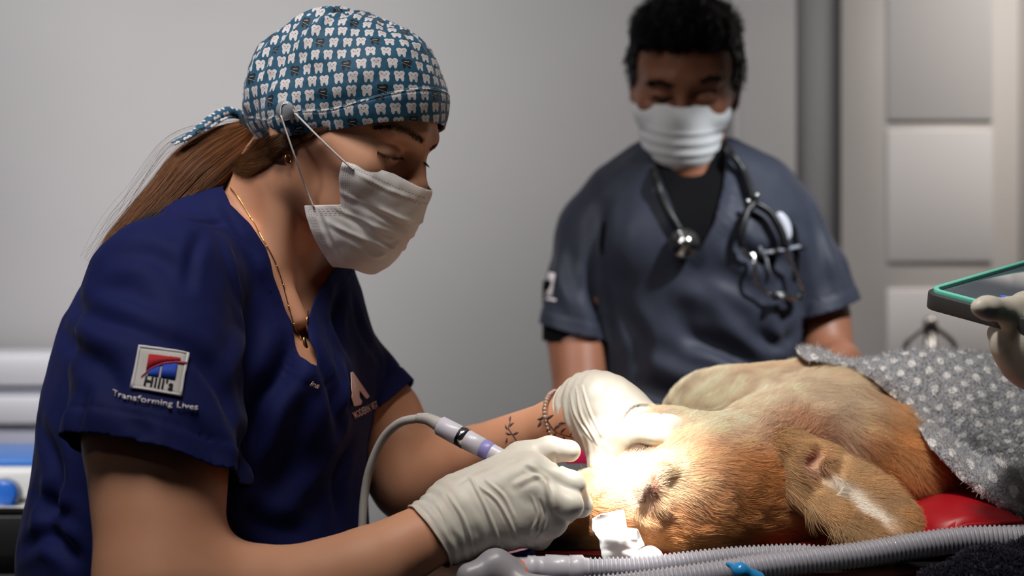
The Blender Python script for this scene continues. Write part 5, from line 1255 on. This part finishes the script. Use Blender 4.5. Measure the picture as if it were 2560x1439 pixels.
# ---- red cushion
M['red'] = mat('red_vinyl', (.42, .008, .016), .42, coat=.05); bump(M['red'], 26, .25, .006, 2)
nx, ny = 90, 50; u, v = np.meshgrid(np.linspace(-1, 1, nx), np.linspace(-1, 1, ny), indexing='ij')
c0, c1, c2, c3 = P(1335, 1405, 1.385)*1, np.array((P(2556, 0, 1.40)[0], 1.40, 0)), np.array((.53, 1.60, 0)), np.array((.03, 1.60, 0)); c0[2] = 0
s_, t_ = (u+1)/2, (v+1)/2; base = (1-s_)[..., None]*((1-t_)[..., None]*c0+t_[..., None]*c3)+s_[..., None]*((1-t_)[..., None]*c1+t_[..., None]*c2)
puff = ((1-np.abs(u)**2.6)*(1-np.abs(v)**3.0))**.5; und = P(0, 0, 1)*0
press = .93*sstep(P(2180, 0, 1.4)[0], P(1960, 0, 1.4)[0], base[..., 0])
wr = .004*noise(base*np.array((1, 1, 0)), 22, 5, 2)*puff+.006*np.sin(u*26)*np.exp(-((1-np.abs(v))/.20)**2)*np.exp(-((u-.55)/.25)**2)
zmid = TZ+.012+.028*sstep(.55, 1, s_)
zt = zmid+.027*puff*(1-press)+wr; zb = np.maximum(zmid-.022*puff, TZ+.002)
Vt = base.copy(); Vt[..., 2] = zt; Vb_ = base.copy(); Vb_[..., 2] = zb
Vt = Vt.reshape(-1, 3); Vb_ = Vb_.reshape(-1, 3); I = lambda i, j: i*ny+j; n0 = nx*ny
Fs = [(I(i, j), I(i+1, j), I(i+1, j+1), I(i, j+1)) for i in range(nx-1) for j in range(ny-1)]+[(n0+I(i, j), n0+I(i, j+1), n0+I(i+1, j+1), n0+I(i+1, j)) for i in range(nx-1) for j in range(ny-1)]
bd = [(i, 0) for i in range(nx)]+[(nx-1, j) for j in range(1, ny)]+[(i, ny-1) for i in range(nx-2, -1, -1)]+[(0, j) for j in range(ny-2, 0, -1)]
for k_ in range(len(bd)): a, b_ = I(*bd[k_]), I(*bd[(k_+1) % len(bd)]); Fs.append((a, n0+a, n0+b_, b_))
cush = mesh('cushion', np.vstack([Vt, Vb_]), Fs, M['red']); tag(cush, 'red vinyl cushion under the dog\'s head', 'cushion')
tube('piping', np.array([Vt[I(*q)]*.5+Vb_[I(*q)]*.5 for q in bd]), .0022, M['red'], cush, 8, closed=True)
# ================================================================ HANDPIECE, TUBES, TABLET AND SMALL THINGS
M['lilac_plastic'] = mat('pale_lilac_plastic', (.56, .54, .62), .35, coat=.2)
M['lilac'] = mat('lilac_ring', (.26, .24, .55), .35)
M['hosegrey'] = mat('grey_hose', (.42, .40, .38), .5)
M['chrome'] = mat('chrome', (.62, .62, .62), .16, 1)
hp = empty('dental_handpiece', P(1250, 1130, 1.40)); hp.location = (0, 0, 0)
tag(hp, 'pale lilac dental handpiece with steel ring and grey hose, held in the gloved hand', 'handpiece')
a0, a1 = P(1098, 1062, 1.405), P(1292, 1164, 1.375); ax = unit(a1-a0); pxl = np.linalg.norm(a1-a0)/219
lathe('handle', [(0, .001), (0, .0085), (.0015, .0098), (.022, .0102), (.0235, .0096)], a0, ax, M['lilac_plastic'], hp)
lathe('steel_ring', [(.0233, .0095), (.0238, .0103), (.0315, .0103), (.032, .0095)], a0, ax, M['chrome'], hp)
lathe('handle', [(.0318, .0095), (.0325, .0100), (.050, .0096), (.0505, .0090)], a0, ax, M['lilac_plastic'], hp)
lathe('lilac_ring', [(.0503, .0088), (.0508, .0095), (.060, .0093), (.061, .0086)], a0, ax, M['lilac'], hp)
lathe('handle', [(.0608, .0088), (.085, .0082), (.11, .0062), (.13, .0045), (.15, .0030), (.15, .0002)], a0, ax, M['lilac_plastic'], hp)
tip0 = a0+ax*.15; tube('working_tip', [tip0, tip0+ax*.012, tip0+ax*.020+np.array((0, 0, -.006))], .0008, M['chrome'], hp, 8, n=12)
bt = spline([P(1045, 1045, 1.42), P(1065, 1046, 1.415), P(1084, 1053, 1.41), a0+ax*.001], 26)
tube('hose_boot', bt, np.linspace(.0050, .0072, 26)+.0003*np.sin(np.arange(26)*2.2), M['hosegrey'], hp, 16)
tube('hose', spline([P(1046, 1045, 1.42), P(1000, 1056, 1.43), P(958, 1095, 1.445), P(928, 1160, 1.455), P(913, 1225, 1.46), P(906, 1310, 1.46), P(905, 1450, 1.46), P(930, 1640, 1.48)], 70), .0044, M['hosegrey'], hp, 16)
# ---- breathing circuit
M['tubing'] = mat('corrugated_plastic', (.36, .355, .41), .32, coat=.2); M['conn'] = mat('connector_plastic', (.48, .47, .53), .35, coat=.3)
def corrug(name, path, r, material, parent, pitch=.0042, amp=.0011, seg=20):
    p = spline(path, 400); L = np.concatenate([[0], np.cumsum(np.linalg.norm(np.diff(p, axis=0), axis=1))]); n = int(L[-1]/pitch*8); s = np.linspace(0, L[-1], n); q = np.stack([np.interp(s, L, p[:, i]) for i in range(3)], 1)
    w_ = .5+.5*np.cos(s/pitch*2*np.pi); return tube(name, q, r-amp+2*amp*w_**1.5, material, parent, seg)
cz = lambda px, d, h=.012: np.array(((px-1280)*d/FPX, d, TZ+h))
circ = empty('breathing_circuit', P(1700, 1439, 1.28)); circ.location = (0, 0, 0)
tag(circ, 'pair of pale grey corrugated breathing hoses with connectors along the table edge', 'breathing tube')
def PP_(px, py, d): return P(px, py, d)
corrug('corrugated_hose', [PP_(1466, 1421, 1.325), PP_(1600, 1418, 1.325), PP_(1720, 1405, 1.330), PP_(1850, 1392, 1.335), PP_(1990, 1386, 1.335), PP_(2080, 1392, 1.335), PP_(2200, 1385, 1.345), PP_(2420, 1350, 1.38), PP_(2700, 1325, 1.40)], .0098, M['tubing'], circ)
corrug('corrugated_hose', [PP_(1420, 1475, 1.29), PP_(1560, 1462, 1.29), PP_(1720, 1442, 1.295), PP_(1880, 1418, 1.30), PP_(2000, 1403, 1.305), PP_(2150, 1385, 1.31), PP_(2300, 1360, 1.315), PP_(2430, 1345, 1.315), PP_(2560, 1345, 1.31), PP_(2750, 1350, 1.31)], .0110, M['tubing'], circ)
k0 = PP_(1290, 1418, 1.322); kx = unit(PP_(1468, 1421, 1.325)-k0)
lathe('connector', [(0, .0001), (0, .0098), (.010, .0100), (.0105, .0118), (.018, .0118), (.0185, .0112), (.027, .0112), (.0275, .0128), (.048, .0122), (.049, .0118), (.0495, .0128), (.062, .0128), (.0635, .0105), (.068, .010)], k0, kx, M['conn'], circ)
S = SDF(); S.chain([PP_(1175, 1440, 1.30), PP_(1235, 1422, 1.31), PP_(1300, 1422, 1.322)], [.0125, .0135, .0105], .012); S.chain([PP_(1240, 1410, 1.31), PP_(1300, 1462, 1.30), PP_(1420, 1475, 1.29)], [.014, .0115, .0112], .010)
V, F = S.surf(.0022); o = mesh('mask_cone', V, [F], mat('clear_grey_plastic', (.36, .35, .39), .35, trans=.3), circ)
t = np.linspace(0, 2*np.pi, 30, endpoint=False); rc = PP_(1288, 1437, 1.312); e1_ = unit((.9, 0, -.25)); e2_ = unit((.1, -.9, .35))
tube('orange_ring', rc+np.cos(t)[:, None]*e1_*.0118+np.sin(t)[:, None]*np.cross(e1_, e2_)*.0125, .0030, mat('orange_silicone', (.85, .12, .012), .35), circ, 12, closed=True)
# ---- blue clip on the front hose
S = SDF(); S.chain([P(1818, 1409, 1.278), P(1852, 1424, 1.272), P(1895, 1446, 1.275)], [.0018, .0052, .0065], .006); S.chain([P(1850, 1428, 1.27), P(1862, 1455, 1.28)], [.005, .004], .006); V, F = S.surf(.0012)
o = mesh('hose_clip', V, [F], mat('cyan_plastic', (.02, .26, .62), .22, coat=.4, sss=.1)); tag(o, 'bright blue plastic clip on the front corrugated hose', 'clip')
# ---- gauze in the corner of the mouth
M['gauze'] = mat('gauze', (.86, .85, .86), .85, sss=.2)
def crumple(name, outline, dz, seed, amp, parent=None, grid=34, off=.008, tilt=0):
    pl_ = np.array(outline, float); lo, hi = pl_.min(0), pl_.max(0); u, v = np.meshgrid(np.linspace(lo[0]-4, hi[0]+4, grid), np.linspace(lo[1]-4, hi[1]+4, grid), indexing='ij'); p = np.stack([u.ravel(), v.ravel()], 1)
    d = dz+amp*noise(np.column_stack([p/50, np.zeros(len(p))]), 1, seed, 1)*1.0-amp*.25*np.abs(noise(np.column_stack([p/22, np.zeros(len(p))]), 1, seed+4))
    V = np.array([P(a, b, c) for (a, b), c in zip(p, d)]); F = np.array([(i*grid+j, (i+1)*grid+j, (i+1)*grid+j+1, i*grid+j+1) for i in range(grid-1) for j in range(grid-1)])
    V, Fq, _ = clip(V, F, polysd(p, pl_)); o = mesh(name, V, [allquad_to_tri(Fq)], M['gauze'], parent); return solidify(o, .0012, 0)
gz = crumple('gauze_swab', [(1478, 1298), (1500, 1285), (1560, 1272), (1568, 1322), (1592, 1324), (1594, 1400), (1575, 1412), (1530, 1414), (1505, 1395), (1496, 1345), (1480, 1325)], 1.362, 5, .006)
tag(gz, 'crumpled white gauze swab tucked in the dog\'s mouth', 'gauze')
crumple('fold', [(1560, 1318), (1594, 1322), (1612, 1362), (1588, 1378), (1596, 1408), (1566, 1412)], 1.370, 11, .006, gz, 22)
S = SDF(); S.chain([P(1585, 1400, 1.372), P(1625, 1392, 1.370), P(1652, 1402, 1.372)], [.008, .010, .005], .006); V, F = S.surf(.0018); V = V+normals(V, F)*(.0012*noise(V, 110, 3))[:, None]
mesh('roll', V, [F], M['gauze'], gz)
tube('iv_line', [P(1655, 1402, 1.355), P(1700, 1394, 1.352), P(1750, 1390, 1.352), P(1830, 1396, 1.352), P(1900, 1402, 1.36)], .0013, mat('clear_line', (.80, .62, .50), .2, trans=.3), None, 8, n=30)
tag(bpy.data.objects['iv_line'], 'thin clear line along the lower cheek of the dog', 'tube')
# ---- packet and small box by the muzzle
o = box('packet', P(1312, 1396, 1.40), (.050, .10, .004), mat('pink_packet', (.62, .22, .34), .4), None, R=Matrix.Rotation(.3, 3, 'Z')@Matrix.Rotation(-.25, 3, 'Y')); tag(o, 'pink and blue printed packet lying under the near gloved hand', 'packet')
o2 = box('label_band', P(1305, 1384, 1.385), (.026, .004, .006), mat('blue_print', (.03, .09, .45), .4), o, R=Matrix.Rotation(-.25, 3, 'Y')); 
o = bevel(box('swab_box', P(1470, 1133, 1.66), (.055, .05, .018), mat('magenta_card', (.62, .02, .12), .4)), .002); tag(o, 'magenta box behind the dog\'s muzzle', 'box')
o = bevel(box('instrument_tray', (P(1460, 0, 1.66)[0], 1.70, TZ+.020), (.22, .16, .035), mat('pale_tray', (.42, .41, .38), .5)), .004); tag(o, 'pale grey tray standing behind the dog\'s muzzle', 'tray')
# ---- dark towel at the near right corner
S = SDF(); S.chain([P(2370, 1485, 1.26), P(2470, 1462, 1.27), P(2600, 1455, 1.28), P(2800, 1455, 1.28)], [.020, .030, .032, .03], .03); S.chain([P(2350, 1500, 1.25), P(2600, 1500, 1.25)], [.02, .03], .02)
V, F = S.surf(.003); V = V+normals(V, F)*(.004*noise(V, 60, 5, 3))[:, None]; M['towel'] = mat('dark_terry', (.030, .028, .045), .95, sheen=.3); bump(M['towel'], 240, 1, .004, 3)
tw = mesh('towel', V, [F], M['towel']); tag(tw, 'dark terry towel at the near edge of the table', 'towel')
rg = np.random.default_rng(3); p_, fi, _, _ = sample(V, tri(F), 26000, rg); nn = normals(V, F)[tri(F)[fi, 0]]; t = np.linspace(0, 1, 6)[None, :, None]; a_ = rg.standard_normal((len(p_), 3)); b_ = rg.standard_normal((len(p_), 3))
strands('terry_loops', p_[:, None]+nn[:, None]*.0045*np.sin(t*2.6)+(a_[:, None]*t+b_[:, None]*np.sin(t*3))*.0012, .0003, .0002, M['fur'], tw, np.tile((.035, .034, .055), (len(p_), 1)))['kind'] = 'stuff'
# ---- tablet held by the third person, only the gloved hand in view
tb = empty('tablet_computer', P(2480, 740, 1.35)); tb.location = (0, 0, 0)
tag(tb, 'tablet in a dark case with turquoise rim, held above the blanket', 'tablet')
TA = P(2303, 728, 1.35); TBm = TA+np.array((.1685, .1414, .041))     # near-left corner, far-left corner
TC = TA+np.array((.167, -.199, -.059))
ex, ey = unit(TC-TA), unit(TBm-TA); ey = unit(ey-ex*np.dot(ex, ey)); ez = np.cross(ex, ey); ez = ez if ez[2] > 0 else -ez; RT_ = np.stack([ex, ey, ez], 1); wx, wy = .26, np.linalg.norm(TBm-TA); ctr = TA+ex*wx/2+ey*wy/2
def rbox(name, c, hx, hy, z0, z1, rad, material, parent, hole=None):
    def loop(hx, hy, rad, n=8):
        pts = []
        for qx, qy, s0 in ((1, 1, 0), (-1, 1, 1), (-1, -1, 2), (1, -1, 3)):
            for i in range(n+1):
                a = (s0+i/n)*math.pi/2; pts.append((qx*(hx-rad)+rad*math.cos(a), qy*(hy-rad)+rad*math.sin(a)))
        return np.array(pts)
    l = loop(hx, hy, rad); n = len(l); P3 = lambda l_, z: c+l_[:, :1]*ex+l_[:, 1:]*ey+z*ez
    if hole is None:
        V = np.vstack([P3(l, z0), P3(l, z1)]); F = [tuple(range(n))[::-1], tuple(range(n, 2*n))]+[(i, (i+1) % n, n+(i+1) % n, n+i) for i in range(n)]
    else:
        h = loop(hx-hole, hy-hole, max(rad-hole, .002)); V = np.vstack([P3(l, z0), P3(l, z1), P3(h, z1), P3(h, z0)])
        F = [((a*n+i), (a*n+(i+1) % n), (((a+1) % 4)*n+(i+1) % n), (((a+1) % 4)*n+i)) for a in range(4) for i in range(n)]
    o = mesh(name, V, F, material, parent, smooth=False); return bevel(o, .0012)
M['case'] = mat('charcoal_rubber', (.045, .046, .050), .55); M['teal'] = mat('turquoise_rim', (.16, .62, .50), .35)
rbox('case', ctr, wx/2, wy/2, -.016, 0.0, .016, M['case'], tb); rbox('rim', ctr, wx/2-.004, wy/2-.004, -.002, .004, .014, M['teal'], tb, hole=.005)
ms = mat('screen_glass', (.03, .035, .04), .08, coat=1, emis=(.42, .48, .58), es=.22); g_, b = nt(ms); n_ = noise_node(g_, 13, 2); g_.links.new(mix(g_, n_.outputs['Fac'], (.10, .12, .16), (.62, .66, .74)), b.inputs['Emission Color'])
scr = rbox('screen', ctr, wx/2-.010, wy/2-.010, -.004, .0008, .010, ms, tb)
for u_, v_, r_ in ((-.070, -.068, .0035), (.02, -.045, .008), (.055, -.02, .005)):
    V_, F_ = latheVF([(0, .0001), (0, r_), (.0004, r_), (.0004, .0001)], ctr+ex*u_+ey*v_+ez*.0009, ez, 20); mesh('screen_icon', V_, F_, mat('blue_icon', (.02, .06, .5), .3, emis=(.05, .12, .7), es=.5), tb)
helper = empty('person', P(2900, 1500, 1.45)); helper.location = (0, 0, 0); tag(helper, 'person at the right edge, only the white-gloved hand on the tablet showing', 'person')
S = SDF(); W0 = P(2650, 900, 1.315)
S.chain([np.array((1.22, 1.36, 1.34)), np.array((1.14, 1.30, 1.08)), P(2820, 985, 1.385), W0, P(2590, 850, 1.300)], [.050, .042, .036, .029, .033], .03)
HX = Head((1.22, 1.58, 1.60), (-.86, .05, -.42), 0, 1.04); hd_ = SDF(); head_prims(hd_, HX); hd_.chain([HX.w(-22, 0, -40), (1.27, 1.57, 1.42)], [.052, .062], .02); hd_.chain([(1.27, 1.57, 1.42), (1.28, 1.55, 1.30)], [.07, .09], .03); hd_.chain([(1.27, 1.74, 1.34), (1.27, 1.79, 1.08), (1.20, 1.79, .88)], [.05, .042, .030], .03); hd_.chain([(1.20, 1.79, .87), (1.17, 1.785, .80)], [.030, .028], .02)
for q_ in (-1.5, -.5, .5, 1.5): hd_.chain([(1.168+q_*.016, 1.785, .79), (1.155+q_*.018, 1.78, .745), (1.14+q_*.018, 1.775, .715+abs(q_)*.008)], [.010, .009, .0075], .006)
hd_.chain([(1.18, 1.765, .85), (1.15, 1.745, .81), (1.135, 1.74, .785)], [.013, .010, .008], .01)
S.ell(P(2585, 850, 1.305), (.036, .028, .046), None, .02)
S.chain([P(2590, 800, 1.305), P(2530, 778, 1.287), P(2470, 770, 1.267), P(2452, 768, 1.260)], [.017, .0125, .0105, .0085], .012)
S.chain([P(2560, 850, 1.295), P(2520, 862, 1.300), P(2500, 835, 1.335), P(2530, 810, 1.375)], [.015, .0105, .010, .009], .012)
S.chain([P(2575, 885, 1.305), P(2535, 895, 1.315), P(2520, 860, 1.355), P(2560, 830, 1.385)], [.014, .0105, .010, .009], .010)
S.chain([P(2600, 910, 1.315), P(2560, 915, 1.335), P(2560, 880, 1.375)], [.013, .010, .009], .010); S.chain([P(2620, 920, 1.325), P(2600, 925, 1.355), P(2600, 890, 1.385)], [.012, .009, .008], .010)
V, F = S.surf(.0028); V = V+normals(V, F)*(.0008*noise(V, 70, 3, 2))[:, None]
Vh_, Fh_ = hd_.surf(.004); Vj, Fj = join([(V-normals(V, F)*.0012, F), (Vh_, Fh_)]); hb = mesh('body', Vj, Fj, M['skin_w'], helper); g = (V[:, 0]-W0[0]-.02); Vg, Fq, _ = clip(V, F, g); o = mesh('glove', Vg, Fq, M['latex'], helper); solidify(o, .0007); o['label'] = 'white latex glove gripping the tablet corner'
RX = np.stack([(-1, 0, 0), (0, -1, 0), (0, 0, 1)], 1)
def tx(S, o=0.):
    S.ell((1.28, 1.56, 1.24), np.array((.115, .16, .20))+o, RX, .04); S.ell((1.29, 1.56, 1.02), np.array((.12, .15, .22))+o, RX, .05); S.ell((1.29, 1.56, .84), np.array((.13, .165, .14))+o, RX, .05)
    S.chain([(1.28, 1.56, 1.41), (1.25, 1.40, 1.36)], [.05+o, .06+o], .04); S.chain([(1.28, 1.56, 1.41), (1.27, 1.73, 1.36)], [.05+o, .06+o], .04); return S
Sx = tx(SDF()); sl_x = lambda S, o=0.: S.chain([(1.23, 1.37, 1.35), (1.17, 1.31, 1.17), (1.14, 1.29, 1.0)], np.array([.060, .066, .07])+o, .03)
S = tx(SDF()); sl_x(S); S.chain([(1.27, 1.74, 1.35), (1.27, 1.78, 1.10)], [.06, .06], .03); V, F = S.surf(.007); D = V+normals(V, F)*(.004*noise(V, 12, 3, 2))[:, None]
hx = lambda X: SDF().cone(HX.w(-22, 0, -50), (1.25, 1.56, 1.38), .062, .072)(X)
V, F = cutshirt(V, D, F, hole=hx, sleeves=(lambda X: 1.13-X[:, 2]+(X[:, 0] > 1.6), ), body=Sx, zcut=.76); o = mesh('scrub_top', V, F, M['slate'], helper); solidify(o, .002)
S = SDF(); S.ell((1.29, 1.56, .80), (.15, .16, .13))
for sy in (-1, 1): S.chain([(1.29, 1.56+sy*.085, .80), (1.29, 1.56+sy*.09, .45), (1.30, 1.56+sy*.095, .07)], [.09, .065, .052], .03)
V, F = S.surf(.012); V, Fq, _ = clip(V, F, .06-V[:, 2]); mesh('trousers', V, [allquad_to_tri(Fq)], M['slate'], helper)
for sy in (-1, 1):
    S = SDF(); S.chain([(1.31, 1.56+sy*.095, .05), (1.12, 1.56+sy*.10, .036)], [.046, .034], .03); V, F = S.surf(.008); V[:, 2] = np.maximum(V[:, 2], .002); mesh('shoe', V, [F], M['black_cloth'], helper)
S = SDF(); S.ell(HX.w(-10, 0, 32), np.array((102, 84, 88))*cm, HX.R, .02); S.box(HX.w(92, 0, -30), np.array((50, 80, 92))*cm, HX.R, .02, .012, -1); S.box(HX.w(20, 0, -90), np.array((90, 120, 70))*cm, HX.R, .02, .02, -1)
V, F = S.surf(.004); V = V+normals(V, F)*(.003*noise(V, 60, 3, 2))[:, None]; mesh('hair', V, [F], M['hair_m'], helper)
# ---- drip stand
st = empty('drip_stand', P(2325, 1400, 2.62)); st.location = (0, 0, 0); tag(st, 'steel drip stand with two curled hooks in front of the pale doors', 'drip stand')
DS = 2.62; M['warm_steel'] = mat('stand_steel', (.40, .37, .34), .3, 1)
top_ = P(2325, 806, DS); tube('pole', [top_, np.array((top_[0], DS, .04))], .0115, M['warm_steel'], st, 16); lathe('cap', [(0, .0001), (.004, .010), (.014, .014), (.03, .014), (.03, .001)], top_+np.array((0, 0, .012)), (0, 0, -1), M['warm_steel'], st, 20)
for s in (-1, 1):
    hk = [P(2325+s*4, 812, DS), P(2325+s*40, 838, DS), P(2325+s*58, 856, DS), P(2325+s*62, 876, DS), P(2325+s*52, 888, DS), P(2325+s*38, 882, DS)]; tube('hook', hk, .0048, M['warm_steel'], st, 12, n=30)
for k_ in range(5):
    a = k_*2*math.pi/5; b0 = np.array((top_[0], DS, .06)); tube('foot', [b0, b0+np.array((math.cos(a)*.25, math.sin(a)*.25, -.03))], .012, M['warm_steel'], st, 10)
# ---- counter and machines at the left
ct = empty('counter', P(-150, 1000, 2.7)); ct.location = (0, 0, 0); tag(ct, 'pale wall counter with rails behind the seated vet', 'counter')
M['offwhite'] = mat('offwhite_enamel', (.50, .50, .54), .4); M['bluish'] = mat('bluish_enamel', (.36, .37, .46), .4)
x0_, x1_ = -2.3, P(330, 0, 2.75)[0]; xc, xw = (x0_+x1_)/2, x1_-x0_
for py0, py1, d_, m_, nm in ((888, 965, 2.95, M['offwhite'], 'rail'), (972, 985, 2.97, M['bluish'], 'rail'), (990, 1060, 2.93, M['offwhite'], 'shelf'), (1062, 1150, 2.96, M['bluish'], 'back_panel')):
    z1, z0 = P(0, py0, d_)[2], P(0, py1, d_)[2]; box(nm, (xc, d_+.15, (z0+z1)/2), (xw, .30, z1-z0), m_, ct, bev=.004)
zt_ = P(0, 1155, 2.93)[2]; box('base_cabinet', (xc, 3.09, zt_/2), (xw, .36, zt_-.002), M['offwhite'], ct, bev=.004)
cart = empty('machine_cart', P(-60, 1400, 1.95)); cart.location = (0, 0, 0); tag(cart, 'black-sided cart at the left edge behind the seated vet', 'cart')
zt_ = P(0, 1262, 1.9)[2]; zb_ = P(0, 1392, 1.9)[2]; xr = P(150, 0, 1.9)[0]; box('top_shelf', (xr-.35, 2.08, zt_-.0055), (.7, .36, .008), M['chrome'], cart, bev=.002); box('body', (xr-.35, 2.08, (zt_+zb_)/2-.008), (.69, .35, zt_-zb_-.012), M['black_top'], cart, bev=.004)
box('lower_cabinet', (xr-.35, 2.10, zb_/2+.02), (.66, .33, zb_-.10), mat('dark_grey_enamel', (.05, .05, .052), .5), cart, bev=.004)
for i, j in ((-.28, -.12), (.28, -.12), (-.28, .12), (.28, .12)):
    V_, F_ = latheVF([(-.012, .001), (-.012, .032), (.012, .032), (.012, .001)], (xr-.35+i, 2.10+j, .033), (1, 0, 0), 18); mesh('wheel', V_, F_, M['rubber'], cart)
mc = empty('scaler_unit', P(30, 1258, 1.95)); mc.location = (0, 0, 0); tag(mc, 'white tabletop machine with a round blue knob on the black cart', 'machine')
z1 = P(0, 1172, 1.93)[2]; box('housing', (xr-.22, 2.05, (z1+zt_)/2), (.40, .22, z1-zt_), mat('white_housing', (.62, .62, .63), .35), mc, bev=.008); zz = P(0, 1152, 1.93)[2]
box('blue_top', (xr-.22, 2.06, (zz+z1)/2-.001), (.39, .20, zz-z1), mat('blue_band', (.04, .16, .50), .35), mc, bev=.003)
kc = P(12, 1232, 1.935); kc[1] = 1.94
lathe('knob', [(-.002, .0001), (-.002, .021), (.004, .0215), (.006, .0185)], kc, (0, -1, 0), mat('grey_bezel', (.25, .27, .32), .35), mc, 28); lathe('knob_face', [(.003, .0185), (.010, .0175), (.012, .014), (.012, .0001)], kc, (0, -1, 0), mat('blue_knob', (.02, .12, .50), .3, coat=.3), mc, 28)
# ---- stool under the vet
sl_ = empty('stool', (-.40, 1.53, 0)); sl_.location = (0, 0, 0); tag(sl_, 'round rolling stool the vet sits on', 'stool')
lathe('seat', [(0, .001), (0, .17), (.02, .18), (.06, .18), (.075, .16), (.08, .001)], (-.40, 1.55, .50), (0, 0, 1), M['black_cloth'], sl_, 40); tube('post', [(-.40, 1.55, .06), (-.40, 1.55, .5)], .025, M['chrome'], sl_, 16)
for k_ in range(5):
    a = k_*2*math.pi/5+.3; b0 = np.array((-.40, 1.55, .07)); tube('foot', [b0, b0+np.array((math.cos(a)*.26, math.sin(a)*.26, -.02))], .016, M['chrome'], sl_, 10)
S = SDF(); S.ell((-.37, 1.55, .70), (.17, .19, .16)); 
for sy in (-1, 1): S.chain([(-.37, 1.55+sy*.10, .67), (-.10+sy*.02, 1.52+sy*.14, .66), (.0, 1.50+sy*.16, .60)], [.095, .075, .062], .04); S.chain([(.0, 1.50+sy*.16, .60), (-.03, 1.50+sy*.16, .12)], [.058, .042], .02)
V, F = S.surf(.010); V, Fq, _ = clip(V, F, .10-V[:, 2]); mesh('trousers', V, [allquad_to_tri(Fq)], M['navy'], woman)
for sy in (-1, 1):
    S = SDF(); S.chain([(-.03, 1.50+sy*.16, .06), (.13, 1.48+sy*.17, .035)], [.046, .034], .03); V, F = S.surf(.006); V[:, 2] = np.maximum(V[:, 2], .002); mesh('shoe', V, [F], M['black_cloth'], woman)
# ---------------------------------------------------------------- set every Empty at its thing's base
for o in list(SC.objects):
    if o.type == 'EMPTY' and '_base' in o.keys():
        b = Vector(o['_base']); del o['_base']; o.location = b
        for c in o.children: c.matrix_parent_inverse = Matrix.Translation(-b)
